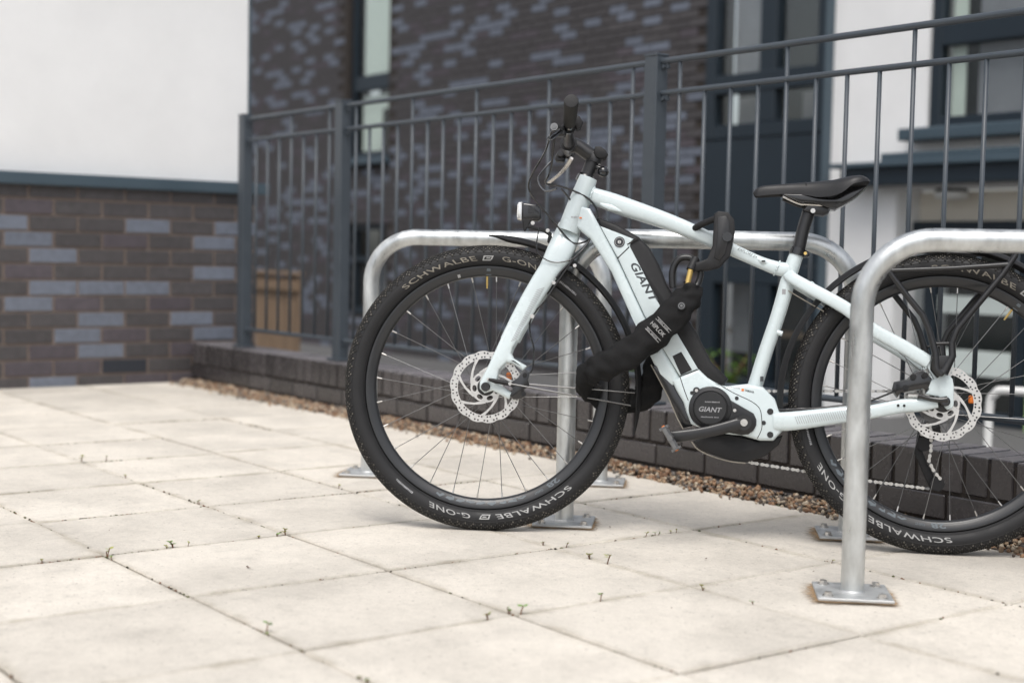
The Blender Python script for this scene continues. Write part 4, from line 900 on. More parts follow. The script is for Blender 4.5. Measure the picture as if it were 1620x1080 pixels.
for s in (-1, 1): tube('saddle_rail', smooth_path([(p[0], .022 * s, p[1]) for p in T['saddle_rail']], 4), .0036, M['steel'] if s > 0 else BK, sad, 8)
bm = bmesh.new()
for s in (1,):
    sweep(bm, [(.337, -.036 + .0045 * i, interp(top, .337) + .0012 - .010 * abs(-1 + i / 8) ** 3.2) for i in range(17)], .0010, 6)
finish(bm, 'saddle_seam', MT, sad)

# ---------------- wheels (wheel space: axle at the origin)
RC, RT = .3350, .0272
def tyre_y(r): return math.sqrt(max(0, RT ** 2 - (r - RC) ** 2))
hub_bm = bmesh.new(); lathe(hub_bm, [(0, -.052), (.010, -.052), (.010, -.044), (.029, -.036), (.030, -.031), (.016, -.026), (.0155, .022), (.028, .027), (.029, .031), (.024, .036), (.022, .0455), (.010, .047), (.010, .058), (0, .058)], 32)
tyre_bm = bmesh.new(); prof = [(RC + RT * math.cos(a), RT * math.sin(a)) for a in [R(-165 + 330 * i / 30) for i in range(31)]]; lathe(tyre_bm, prof, 120)
for rr in (.3125, .3165, .3425): # moulded ribs on the sidewalls
    for s in (-1, 1): lathe(tyre_bm, [(rr - .0008, s * (tyre_y(rr - .0008) - .0002)), (rr, s * (tyre_y(rr) + .0006)), (rr + .0008, s * (tyre_y(rr + .0008) - .0002))], 120)
rim_bm = bmesh.new(); lathe(rim_bm, [(.3100, -.0150), (.3085, -.0170), (.3045, -.0172), (.300, -.0160), (.2900, -.0125), (.2845, -.0085), (.2832, 0), (.2845, .0085), (.2900, .0125), (.300, .0160), (.3045, .0172), (.3085, .0170), (.3100, .0150), (.303, 0)], 120, closed_prof=True)
knob_bm = bmesh.new(); rng = random.Random(4)
NC = 216
for row in range(-6, 7):
    th = R(row * 10.6); edge = abs(row) == 6
    for i in range(NC):
        if edge and i % 2: continue
        a = 2 * math.pi * (i + (.5 if row % 2 else 0)) / NC
        er = Vector((math.cos(a), 0, math.sin(a))); ey = Vector((0, 1, 0)); et = Vector((-math.sin(a), 0, math.cos(a)))
        nrm = er * math.cos(th) + ey * math.sin(th); bi = -er * math.sin(th) + ey * math.cos(th)
        c = er * RC + nrm * (RT - .0003); s = .0029 if not edge else .0033; h = .0027
        vb = [knob_bm.verts.new(c + et * s * u + bi * s * v) for u, v in ((-1, 0), (-.4, -1), (.4, -1), (1, 0), (.4, 1), (-.4, 1))]
        vt = [knob_bm.verts.new(c + nrm * h + et * s * .72 * u + bi * s * .72 * v) for u, v in ((-1, 0), (-.4, -1), (.4, -1), (1, 0), (.4, 1), (-.4, 1))]
        f = knob_bm.faces.new(vt); f.material_index = 1 if rng.random() < .5 else 0
        for q in range(6): knob_bm.faces.new((vb[q], vb[(q + 1) % 6], vt[(q + 1) % 6], vt[q]))
def rotor_bm(Ro=.0915):
    bm = bmesh.new(); N = 66; r0, r1, r2 = .0715, .0800, Ro
    def pol(r, a): return (r * math.cos(a), 0, r * math.sin(a))
    d = 2 * math.pi / N
    def outer(a): return Ro - .0030 * (.5 + .5 * math.cos(a * 14)) ** 2
    for i in range(N):
        for row in range(2):
            a0 = i * d; a1 = a0 + d; am = (a0 + a1) / 2
            ra, rb = ((r0, r1), (r1, None))[row]
            rbf = (lambda a: r1) if row == 0 else outer
            out = [(ra, a0), (ra, am), (ra, a1), ((ra + rbf(a1)) / 2, a1), (rbf(a1), a1), (rbf(am), am), (rbf(a0), a0), ((ra + rbf(a0)) / 2, a0)]
            ov = [bm.verts.new(pol(r, a)) for r, a in out]
            hole = (i * 2 + row) % 3 != 2
            if hole:
                rc = (ra + rbf(am)) / 2; hr = .0024
                iv_ = [bm.verts.new(pol(rc + hr * dr, am + hr * da / rc)) for dr, da in ((-.707, -.707), (-1, 0), (-.707, .707), (0, 1), (.707, .707), (1, 0), (.707, -.707), (0, -1))]
                for k in range(8): bm.faces.new((ov[k], ov[(k + 1) % 8], iv_[(k + 1) % 8], iv_[k]))
            else: bm.faces.new(ov)
    def strip(pts, w):
        L = []
        for i, p in enumerate(pts):
            a = Vector(pts[max(0, i - 1)]); b = Vector(pts[min(len(pts) - 1, i + 1)]); t_ = (b - a).normalized(); nn = Vector((-t_.z, 0, t_.x))
            L.append((bm.verts.new(Vector(p) + nn * w[i]), bm.verts.new(Vector(p) - nn * w[i])))
        for (a, b), (c, e_) in zip(L, L[1:]): bm.faces.new((a, c, e_, b))
    for k in range(7):
        a = 2 * math.pi * k / 7
        strip([pol(.036, a - .95), pol(.043, a - .66), pol(.052, a - .38), pol(.062, a - .15), pol(.0735, a + .02)], [.0055, .0034, .0026, .0026, .0044])
    # carrier ring with oval windows
    for k in range(7):
        a0 = 2 * math.pi * k / 7; aw = 2 * math.pi / 7
        ou = [(.0185, 0), (.0185, .25), (.0185, .5), (.0185, .75), (.0185, 1), (.029, 1), (.0395, 1), (.0395, .75), (.0395, .5), (.0395, .25), (.0395, 0), (.029, 0)]
        ov = [bm.verts.new(pol(r, a0 + aw * t_)) for r, t_ in ou]
        rc, am = .0295, a0 + aw / 2
        iv_ = []
        for r, t_ in ou:
            dr = r - rc; da = (t_ - .5) * aw * rc; L = math.hypot(dr, da); iv_.append(bm.verts.new(pol(rc + dr / L * .0058, am + da / L * .0085 / rc)))
        for q in range(12): bm.faces.new((ov[q], ov[(q + 1) % 12], iv_[(q + 1) % 12], iv_[q]))
    fs = list(bm.faces); bmesh.ops.recalc_face_normals(bm, faces=fs)
    r = bmesh.ops.solidify(bm, geom=fs, thickness=.0019)
    return bm
rot_bm = rotor_bm()
def to_mesh(bm, name, mats, smooth=None):
    bmesh.ops.recalc_face_normals(bm, faces=bm.faces); me = bpy.data.meshes.new(name); bm.to_mesh(me); bm.free()
    for m_ in mats: me.materials.append(m_)
    if smooth is not None:
        for p in me.polygons: p.use_smooth = True
        me.set_sharp_from_angle(angle=R(smooth))
    return me
WM = dict(hub=to_mesh(hub_bm, 'wheel', [BK], 35), tyre=to_mesh(tyre_bm, 'tyre', [M['tyre']], 40), rim=to_mesh(rim_bm, 'rim', [M['rim']], 50), knob=to_mesh(knob_bm, 'tread_knobs', [M['knob'], M['dust']]), rotor=to_mesh(rot_bm, 'brake_disc', [M['disc']], 30))
SP = {}
for sd_ in (-1, 1):
    for dr in (-1, 1):
        bm = bmesh.new(); da = dr * R(62)
        p0 = Vector((.0275 * math.cos(da), sd_ * .0305 + dr * .0022, .0275 * math.sin(da))); p1 = Vector((.2838, sd_ * .0025, 0)); d = (p1 - p0).normalized()
        sweep(bm, [p0, p1], .00105, 6); sweep(bm, [p1 - d * .0135, p1 - d * .0015, p1 + d * .002], [.0017, .0023, .0024], 8, mi=1)
        SP[(sd_, dr)] = to_mesh(bm, 'spoke', [M['spoke'], M['steel']], 60)
def wheel(mtx, phase, text_rot, spk0, lab):
    w = bpy.data.objects.new('wheel', WM['hub']); col.objects.link(w); w.parent = bike; w.matrix_basis = mtx; w['label'] = lab
    def sub(nm, me, ry=0, y=0):
        o = bpy.data.objects.new(nm, me); col.objects.link(o); o.parent = w; o.rotation_euler = (0, -ry, 0); o.location.y = y; return o
    sub('tyre', WM['tyre']); sub('rim', WM['rim']); k_ = sub('tread_knobs', WM['knob']); k_['kind'] = 'stuff'
    sub('brake_disc', WM['rotor'], phase, .0445)
    n = 28
    for i in range(n):
        sub('spoke', SP[((-1, 1)[i % 2], (-1, 1)[(i // 2) % 2])], 2 * math.pi * i / n + spk0)
    # print on the sidewall, read clockwise, feet of the letters towards the hub
    def bend(phi0, r0, lift=.0007, prof_=tyre_y):
        def fn(x, y):
            r = r0 + y; ph = R(phi0) - x / .329
            return (-math.cos(ph) * r, prof_(r) + lift, math.sin(ph) * r)
        return fn
    for base in (0, 180):
        m_ = M['letter_tan'] if base == 0 else M['letter_white']
        b = text_rot + base
        letters('lettering', 'SCHWALBE', bend(132.5 + b, .3225), m_, w, width=.209, height=.0125, shear=-.25, bold=.008, spacing=1.1)
        letters('lettering', 'G-ONE', bend(85 + b, .3228), m_, w, width=.112, height=.0120, shear=-.25, bold=.008, spacing=1.1)
        letters('lettering', '#14', bend(58 + b, .3240), M['letter_grey'], w, width=.060, height=.0055, bold=.01)
        bm = bmesh.new()           # slanted maker's badge between the words, drawn as two hooked bars
        fn = bend(94 + b, .3222)
        for quad in (((0, 0), (.022, 0), (.0228, .0026), (.0008, .0026)), ((.003, .0098), (.028, .0098), (.0292, .0126), (.0042, .0126)), ((.0008, .0026), (.0042, .0026), (.0072, .0098), (.003, .0098)), ((.0212, .0026), (.0248, .0026), (.028, .0098), (.0248, .0098)), ((.010, .0048), (.020, .0048), (.0212, .0074), (.0112, .0074))):
            bm.faces.new([bm.verts.new(fn(*q)) for q in quad])
        finish(bm, 'badge', M['letter_white'], w)
    def rim_y(r): return .0125 + (r - .290) * .35 if r > .290 else .0085 + (r - .2845) * .73
    letters('lettering', '28', bend(130.5 + text_rot + 180, .2895, .0006, rim_y), M['rimgrey'], w, width=.040, height=.0125, shear=-.2, bold=.03)
    letters('lettering', 'GIANT', bend(121 + text_rot + 180, .2935, .0006, rim_y), M['rimgrey'], w, width=.026, height=.006, shear=-.2, bold=.01)
    rng = random.Random(6); bm = bmesh.new()
    for k in range(9):              # camouflage facets printed on the rim
        fn = bend(112 - k * 5.2 + text_rot + 180, .2875, .0004, rim_y); L = rng.uniform(.014, .028)
        q = [(0, rng.uniform(0, .006)), (L * .6, 0), (L, rng.uniform(.003, .012)), (L * .4, rng.uniform(.009, .0145)), (-L * .1, rng.uniform(.006, .014))]
        bm.faces.new([bm.verts.new(fn(*v)) for v in q])
    finish(bm, 'rim_graphic', M['rimgrey'], w)
    fn = bend(90.5 + text_rot + 2, .2862, .0006, rim_y); bm = bmesh.new(); bm.faces.new([bm.verts.new(fn(*v)) for v in ((0, 0), (.016, 0), (.0125, .0165), (.0035, .0165))]); finish(bm, 'rim_graphic', M['rimgrey'], w)
    fn = bend(106.8 + text_rot, .2880, .0007, rim_y); bm = bmesh.new(); bm.faces.new([bm.verts.new(fn(*v)) for v in ((0, 0), (.008, 0), (.008, .008), (0, .008))]); finish(bm, 'rim_sticker', M['letter_white'], w)
    va = R(92 + text_rot); d = Vector((-math.cos(va), 0, math.sin(va)))
    bm = bmesh.new(); sweep(bm, [d * .285, d * .278, d * .262, d * .257, d * .253], [.0032, .0028, .0028, .0021, .0021], 10); finish(bm, 'valve', M['brass'], w, 40)
    va = R(31); d = Vector((math.cos(va), 0, math.sin(va)))
    return w
wf = wheel(FRONT @ Matrix.Translation((.010, 0, .3635)), .3, 0, .05, 'front wheel with a clean steel brake disc')
wr = wheel(Matrix.Translation((0, 0, .3635)), .9, -37, .12, 'rear wheel partly behind the nearest stand')
for w_, a in ((wf, -12), (wr, 5)):
    bx('spoke_reflector', (-.075 * math.cos(R(a)) if w_ is wr else -.055, -.012, .030 if w_ is wf else .012), (.014, .006, .020), M['orange'], w_, .003)
lat('axle_cap', [(0, .056), (.0115, .056), (.0115, .0705), (.0095, .0725), (.006, .0725), (.0055, .069), (0, .069)], GL, wf, 24)
# cassette
lat('cassette', [(.0, -.028), (.052, -.028), (.050, -.031), (.045, -.033), (.040, -.036), (.033, -.040), (.025, -.044), (.018, -.047), (0, -.047)], M['spoke'], wr, 40)
# ---------------- front fork
FL = T['fork_leg']
def loft(name, sec, m_, n=28, power=2.7):
    bm = bmesh.new(); rings = []
    for x, z, rx, yc, ry, tilt in sec:
        ring = []
        for k in range(n):
            a = 2 * math.pi * k / n; c, q = math.cos(a), math.sin(a)
            c = math.copysign(abs(c) ** (2 / power), c); q = math.copysign(abs(q) ** (2 / power), q)
            ring.append(bm.verts.new((x + rx * c, yc + ry * q, z - rx * c * tilt)))
        rings.append(ring)
    for A_, B_ in zip(rings, rings[1:]):
        for k in range(n): bm.faces.new((A_[k], A_[(k + 1) % n], B_[(k + 1) % n], B_[k]))
    bm.faces.new(rings[0]); bm.faces.new(rings[-1][::-1])
    return finish(bm, name, m_, bike, 60)
LEG = [(-.188, .783, .029, .012, .018), (-.184, .768, .030, .016, .022), (-.179, .752, .032, .024, .024), (-.173, .736, .0335, .033, .023), (-.166, .718, .034, .041, .020), (-.157, .695, .033, .047, .017), (-.146, .672, .031, .051, .0150), (-.1255, .640, .029, .053, .0138), (-.100, .595, .0272, .053, .0137), (-.077, .550, .0255, .053, .0136), (-.055, .505, .0240, .053, .0134), (-.046, .485, .0235, .053, .013)]
low_leg = [FL[2]] + FL[3:19] + [(-.0880, .5235)]
low_far = [FL[2]] + FL[3:7] + [(-.0074, .3543), (-.0177, .3768), (-.0231, .408)] + FL[16:19] + [(-.0880, .5235)]
for s in (1, -1):
    lf = front(loft('fork_leg', [(x, z, rx, s * yc, ry, -.28 if z > .74 else -.15) for x, z, rx, yc, ry in LEG], P))
    y0, y1 = sorted((.0400 * s, .0664 * s)); o = pr('dropout', low_leg if s > 0 else low_far, y0, y1, P, lf, .008, 3)
front(tube('crown_line', [(-.1870 + .0300 * math.cos(R(d)), .0300 * math.sin(R(d)), .7800 + .30 * .0300 * math.cos(R(d))) for d in range(-5, 186, 10)], .0010, GL, bike, 6))
# fine hatch printed on the leg
bm = bmesh.new()
for i in range(26):
    t_ = i / 25; c = Vector((-.118 + .062 * t_, .0670, .612 - .130 * t_)); L = .011 - .003 * t_
    a, b = c + Vector((L * .8, 0, -.0015)), c + Vector((-L, 0, .0055)); w = Vector((0, 0, .0007))
    bm.faces.new([bm.verts.new(q) for q in (a - w, b - w, b + w, a + w)])
front(finish(bm, 'leg_graphic', M['letter_grey'], bike))
st_, sr_ = sm('steerer', 0, 2); front(tube('steerer', [(-.2195, 0, .895)] + st_, [.017] + sr_, BK, bike, 24, 50))
front(tube('headset_cap', [(-.2205, 0, .8985), (-.2250, 0, .9115), (-.2270, 0, .9175)], [.0245, .0235, .0185], GL, bike, 28, 50))
# stem, bars, grips
q = smooth_path([(p[0], 0, p[1], p[2]) for p in T['stem']], 3)
stm = front(tube('stem', [p[:3] for p in q], [p[3] for p in q], BK, bike, 24, 50))
tube('stem_clamp', [(-.2420, 0, .9500), (-.2475, 0, .9690), (-.2490, 0, .9745)], [.0205, .0210, .0185], BK, stm, 24)
tube('bar_clamp', [(-.1770, -.025, .9945), (-.1770, .025, .9945)], .0215, BK, stm, 24)
pr('display', [(-.2410, .9720), (-.2450, .9880), (-.2580, .9890), (-.2720, .9795), (-.2790, .9690), (-.2740, .9600), (-.2600, .9560), (-.2480, .9600)], -.026, .026, MT, stm, .005, 2)
bm = bmesh.new(); bmesh.ops.create_uvsphere(bm, u_segments=20, v_segments=12, radius=.0145, matrix=Matrix.Translation((-.2680, .010, .9250))); sweep(bm, [(-.245, .004, .940), (-.262, .008, .934)], .006, 10); finish(bm, 'bell', GL, stm, 60)
barp = smooth_path([(-.1790, -.335, 1.0330, .011), (-.1770, -.20, 1.0085, .0112), (-.1760, -.11, .9960, .0125), (-.1770, -.05, .9940, .0155), (-.1770, 0, .9940, .0159), (-.1770, .05, .9940, .0155), (-.1760, .11, .9960, .0125), (-.1770, .20, 1.0085, .0112), (-.1790, .335, 1.0330, .011)], 5)
bar = front(tube('handlebar', [p[:3] for p in barp], [p[3] for p in barp], BK, bike, 20, 50))
for s in (-1, 1):
    g0, g1 = Vector((-.1772, .205 * s, 1.0095)), Vector((-.1790, .338 * s, 1.0335)); d = g1 - g0
    prof = []
    for i in range(25):
        t_ = i / 24; prof.append((g0 + d * t_, .0150 + (.0012 if i % 2 else 0) + .0015 * t_))
    gp = tube('grip', [p for p, r in prof], [r for p, r in prof], M['knob'], bar, 20, 60)
    tube('grip_cap', [g1, g1 + d * .02, g1 + d * .045, g1 + d * .05], [.0172, .0172, .0160, .012], MT, gp, 24, 50)
    tube('grip_clamp', [g0 - d * .06, g0 + d * .02], .0162, GL, gp, 20, 40)
    # brake lever assembly: clamp, master cylinder, blade
    bm = bmesh.new(); c = Vector((-.1765, .175 * s, 1.004))
    sweep(bm, [c - Vector((0, .008, 0)), c + Vector((0, .008, 0))], .0165, 18)
    sweep(bm, [c + Vector((.018, -.020 * s, -.004)), c + Vector((.026, .030 * s, -.010))], [.0095, .0105], 14)
    box(bm, c + Vector((.020, .010 * s, -.016)), (.026, .030, .018), None, .004)
    br = finish(bm, 'brake_lever', BK, bar, 40)
    bl_p = smooth_path([tuple(c + Vector((.022, .030 * s, -.014))), tuple(c + Vector((.034, .050 * s, -.030))), tuple(c + Vector((.046, .075 * s, -.044))), tuple(c + Vector((.050, .105 * s, -.050))), tuple(c + Vector((.046, .135 * s, -.052)))], 4)
    if s < 0: bl_p = smooth_path([(-.186, -.165, .988), (-.1760, -.195, .9730), (-.1560, -.215, .9520), (-.1380, -.235, .9390), (-.1220, -.255, .9290)], 4)
    tube('blade', bl_p, [.0062 - .0020 * min(1, i / 10) for i in range(len(bl_p))], M['steel'] if s < 0 else GL, br, 10, flat=.7)
    if s > 0:
        bm = bmesh.new(); a = Vector((-.142, .225, .992)); sweep(bm, [a, a + Vector((.002, .014, .001))], .0092, 20); sweep(bm, [a + Vector((.002, .0135, .001)), a + Vector((.0023, .0160, .001))], .0055, 16); finish(bm, 'adjuster', M['spoke'], br, 40)
        pr('control_pad', [(-.1900, 1.012), (-.1900, 1.034), (-.2010, 1.030), (-.2100, 1.016), (-.2050, 1.000), (-.1950, .996)], .165, .195, MT, br, .004, 2)
# far-side lever as seen beyond the stem
# ---------------- cables
def cable(key, y, r=.0024, m_=GL, fr=True, k=4):
    ys = y if isinstance(y, (list, tuple)) else [y] * len(T[key])
    q = smooth_path([(p[0], yy, p[1]) for p, yy in zip(T[key], ys)], k); o = tube('cable', q, r, m_, bike, 8)
    return front(o) if fr else o
cable('cab1', [.20, .17, .12, .09, .075, .06, .055, .052, .050, .048, .045]); cable('cab2', [.205, .19, .15, .09, .07, .06, .058, .056, .055, .054, .058, .066, .070, .072], .0027)
cable('cab3', .048); cable('cab4', [.045, .04, .032, .026]); cable('cab5', .071, .0016); cable('cab6', .058, .0024)
front(tube('cable', smooth_path([(-.2010, .070, .6940), (-.165, .071, .640), (-.135, .0705, .590), (-.112, .068, .562)], 4), .0024, GL, bike, 8))
front(tube('cable', smooth_path([(-.135, -.19, .985), (-.10, -.15, .93), (-.118, -.06, .882), (-.150, .02, .876)], 5), .0025, GL, bike, 8))
front(pr('cable_port', [(-.2420, .7690), (-.2530, .7720), (-.2640, .7420), (-.2540, .7390)], .030, .040, GL, bike, .002, 1))
for q in ((-.2030, .676), (-.1520, .631)):
    bm = bmesh.new(); sweep(bm, [(q[0], .060, q[1]), (q[0], .0705, q[1])], .0046, 12); front(finish(bm, 'bolt', M['steel'], bike, 40))
bm = bmesh.new(); sweep(bm, [(-.1005, .052, .545), (-.1005, .066, .545)], .0055, 12); front(finish(bm, 'cable_clip', M['steel'], bike, 40))
# ---------------- calipers
cf = front(pr('brake_caliper', [(-.0480, .3740), (-.0700, .3900), (-.0840, .4130), (-.1000, .4020), (-.0960, .3850), (-.1010, .3700), (-.0880, .3600), (-.0920, .3430), (-.0800, .3360), (-.0600, .3340), (-.0480, .3460), (-.0600, .3560)], .036, .066, GL, bike, .005, 2))
for q in ((-.0860, .3490), (-.0560, .3720), (-.0880, .3960)):
    bm = bmesh.new(); sweep(bm, [(q[0], .060, q[1]), (q[0], .0695, q[1])], .0062, 14); sweep(bm, [(q[0], .0695, q[1]), (q[0], .0705, q[1])], .003, 6); finish(bm, 'bolt', MT, cf, 40)
p_, r_ = xyr('hose_mount', .078); front(tube('banjo_hose', p_, [.0035, .0058, .0060], MT, bike, 12)); 
bm = bmesh.new(); sweep(bm, [(.003, .068, .3825), (.003, .0800, .3825)], .0042, 12); sweep(bm, [(-.0515, .068, .3735), (-.0515, .0850, .3735)], .0045, 12); front(finish(bm, 'bolt', M['steel'], bike, 40))
cr_r = pr('brake_caliper', T['rear_caliper'], .044, .074, GL, bike, .005, 2)
for q in ((.0745, .4235), (.0470, .4280), (.0920, .3960)):
    bm = bmesh.new(); sweep(bm, [(q[0], .070, q[1]), (q[0], .0785, q[1])], .0075, 14); sweep(bm, [(q[0], .0785, q[1]), (q[0], .0800, q[1])], .0035, 6); finish(bm, 'bolt', MT, cr_r, 40)
bx('caliper_mount', (.060, .062, .380), (.055, .010, .010), M['steel'], cr_r, .003)
tube('cable', smooth_path([(.115, .062, .388), (.150, .058, .372), (.200, .050, .352), (.260, .046, .345), (.37, .034, .335)], 4), .0024, GL, bike, 8)
p_, r_ = sm('axle_lever', .076, 3); tube('axle_lever', p_, r_, GL, bike, 12)
lat('axle_nut', [(0, .066), (.0115, .066), (.0115, .0790), (.009, .081), (0, .081)], GL, bike, 20, centre=(-.001, .3675))
# ---------------- mudguards, stays
def guard(name, r, a0, a1, taper0=0, taper1=0):
    bm = bmesh.new(); n = 48; rings = []
    for i in range(n + 1):
        t_ = i / n; a = R(a0 + (a1 - a0) * t_); w = 1.0
        if taper0: w = min(w, max(.12, t_ / taper0))
        if taper1: w = min(w, max(.25, (1 - t_) / taper1))
        ring = []
        for k in range(9):
            s = (k - 4) / 4; rr = r - .013 * abs(s) ** 2.4 * w
            ring.append((rr, .029 * s * w))
        ring += [(rr - .0022, y * .97) for rr, y in ring[::-1]]
        rings.append([bm.verts.new((q[0] * math.cos(a), q[1], q[0] * math.sin(a))) for q in ring])
    m_ = len(rings[0])
    for A_, B_ in zip(rings, rings[1:]):
        for k in range(m_): bm.faces.new((A_[k], A_[(k + 1) % m_], B_[(k + 1) % m_], B_[k]))
    bm.faces.new(rings[0]); bm.faces.new(rings[-1][::-1])
    return finish(bm, name, M['matt'], bike, 50)
g = guard('mudguard', .392, 88, 196, .07, .10); g.matrix_basis = FRONT @ Matrix.Translation((.006, 0, .3635))
g2 = guard('mudguard', .392, -8, 168, 0, .1); g2.matrix_basis = Matrix.Translation((0, 0, .3635))
for s in (1, -1):
    front(tube('mudguard_stay', [(-.0135, .071 * s, .381), (-.049, .071 * s, .3735), (-.357, .031 * s, .330)], .0019, M['spoke'], bike, 6)); front(tube('mudguard_stay', [(-.0575, .064 * s, .376), (-.2742, .045 * s, .3663), (-.366, .031 * s, .362)], .0014, M['spoke'], bike, 6))
# ---------------- rear rack
for s in (1, -1):
    y = .082 * s
    rf = tube('rack_strut', [(p[0], y, p[1]) for p in T['rack_front']], [p[2] for p in T['rack_front']], M['black'], bike, 12)
    q = [(p[0], y, p[1]) for p in T['rack_rear']]; tube('rack_strut', q, [p[2] for p in T['rack_rear']], M['black'], bike, 12)
    q, r_ = xyr('rack_bar', y); tube('rack_side_bar', q, r_, M['black'], bike, 12)
    q, r_ = xyr('rack_bridge', y); tube('rack_bridge', q, r_, M['black'], bike, 10)
    y0, y1 = sorted((y - .006, y + .006)); pr('rack_foot', T['rack_tip'], y0, y1, M['black'], bike, .003, 2)
    bm = bmesh.new(); sweep(bm, [(.012, .066 * s, .438), (.012, .092 * s, .438)], .006, 12); finish(bm, 'bolt', GL, bike, 40)
deck = smooth_path([(.105, -.03, .752), (.098, -.075, .748), (.06, -.082, .744), (-.05, -.082, .740), (-.150, -.082, .736)], 4)
deck = [tuple(p) for p in deck] + [(p[0], -p[1], p[2]) for p in reversed(deck)]
deck = deck[:len(deck) // 2][::-1] + deck[len(deck) // 2:][::-1]
tube('rack_deck', deck, .0055, M['black'], bike, 12)
for xx in (.05, -.02, -.09): tube('rack_cross_bar', [(xx, -.082, .741), (xx, .082, .741)], .0045, M['black'], bike, 10)
for s in (1, -1):
    tube('rack_link', [(.1537, .082 * s, .693), (.138, .082 * s, .718), (.105, .082 * s, .742)], .0070, M['black'], bike, 12); tube('rack_link', [(-.1533, .082 * s, .719), (-.156, .082 * s, .738)], .0070, M['black'], bike, 12)
# ---------------- drivetrain at the back: derailleur and chain
dr = pr('rear_derailleur', [(.018, .335), (-.004, .332), (-.012, .292), (.010, .268), (.036, .272), (.040, .300)], -.070, -.050, GL, bike, .005, 2)
pr('cage', [(.030, .300), (.044, .296), (.052, .240), (.030, .190), (.012, .152), (-.014, .146), (-.022, .162), (-.002, .176), (.020, .214), (.034, .250)], -.062, -.054, MT, dr, .003, 2)
for q in ((.030, .262), (-.004, .166)): lat('jockey_wheel', [(0, -.049), (.0175, -.049), (.0175, -.044), (0, -.044)], MT, dr, 18, centre=q)
bm = bmesh.new(); sweep(bm, [(.022, -.060, .310), (.022, -.044, .310)], .006, 12); sweep(bm, [(.036, -.060, .287), (.036, -.046, .287)], .005, 12); finish(bm, 'bolt', M['steel'], dr, 40)
lk = bmesh.new()
def fig8(bm, L=.0127, r=.0042, y=0):
    out = []
    for i in range(9): a = R(90 + 180 * i / 8); out.append((-L / 2 + r * math.cos(a), r * math.sin(a)))
    out.append((0, -r * .62))
    for i in range(9): a = R(-90 + 180 * i / 8); out.append((L / 2 + r * math.cos(a), r * math.sin(a)))
    out.append((0, r * .62))
    for yy in (-y, y): bm.faces.new([bm.verts.new((p[0], yy, p[1])) for p in out])
fig8(lk, y=.0035); 
for sx in (-1, 1): sweep(lk, [(sx * .00635, -.0035, 0), (sx * .00635, .0041, 0)], .0022, 8)
lkm = to_mesh(lk, 'link', [M['steel']])
li = bmesh.new(); fig8(li, y=.0022, r=.0038); lim = to_mesh(li, 'link', [M['spoke']])
lowrun = [(.4600, .2000)] + [p[:2] for p in T['chain_low'][1:4]] + [(.006, .1525)]
uprun = [(cx_ - .010, .3775), (.30, .3835), (.12, .3895), (.0, .392)]
cage_run = [(-.018, .1700), (.005, .196), (.018, .222), (.0135, .248), (.014, .285), (.020, .330)]
ch = None
def lay(run):
    global ch
    pts = [Vector((p[0], 0, p[1])) for p in run]; L = [0]
    for a, b in zip(pts, pts[1:]): L.append(L[-1] + (b - a).length)
    N = int(L[-1] / .0127)
    def at(s):
        for a, b, l0, l1 in zip(pts, pts[1:], L, L[1:]):
            if s <= l1: return a + (b - a) * ((s - l0) / (l1 - l0))
        return pts[-1]
    for i in range(N):
        a, b = at(i * .0127), at((i + 1) * .0127); c = (a + b) / 2; d = b - a
        if ch is None:
            bm = bmesh.new(); sweep(bm, [c + Vector((0, -.050, 0)), c + Vector((0, -.043, 0))], .0025, 8); ch = finish(bm, 'chain', M['steel'], bike)
        o = bpy.data.objects.new('link', lkm if i % 2 else lim); col.objects.link(o); o.parent = ch
        o.location = (c.x, -.0465, c.z); o.rotation_euler = (0, -math.atan2(d.z, d.x), 0)
for q in (lowrun, uprun, cage_run): lay(q)
# ---------------- head lamp
lp = front(pr('head_lamp', [(-.0620, .8370), (-.0700, .8385), (-.1020, .8350), (-.1130, .8230), (-.1150, .8000), (-.1060, .7930), (-.0700, .7930), (-.0620, .7960)], -.019, .019, GL, bike, .006, 3))
pr('bezel', [(-.0530, .8385), (-.0640, .8400), (-.0640, .7930), (-.0530, .7960)], -.021, .021, M['silverlens'], lp, .004, 2)
pr('lens', [(-.0515, .8340), (-.0540, .8340), (-.0540, .8000), (-.0515, .8000)], -.016, .016, M['whitepl'], lp, .0008, 1)
bx('cooling_fin', (-.088, .0195, .818), (.018, .002, .014), BK, lp, .0005)
pr('lamp_bracket', [(-.0650, .7960), (-.0900, .7960), (-.0820, .7800), (-.1300, .7720), (-.1420, .7620), (-.1440, .7440), (-.1350, .7360), (-.1310, .7400), (-.1330, .7560), (-.1220, .7640), (-.0790, .7740), (-.0740, .7640), (-.0700, .7660)], .006, .020, MT, lp, .002, 1)
for q in ((-.0925, .7860), (-.1315, .7680)):
    bm = bmesh.new(); sweep(bm, [(q[0], .018, q[1]), (q[0], .0215, q[1])], .0050, 14); sweep(bm, [(q[0], .0225, q[1]), (q[0], .0235, q[1])], .003, 6); finish(bm, 'bolt', M['steel'], lp, 40)
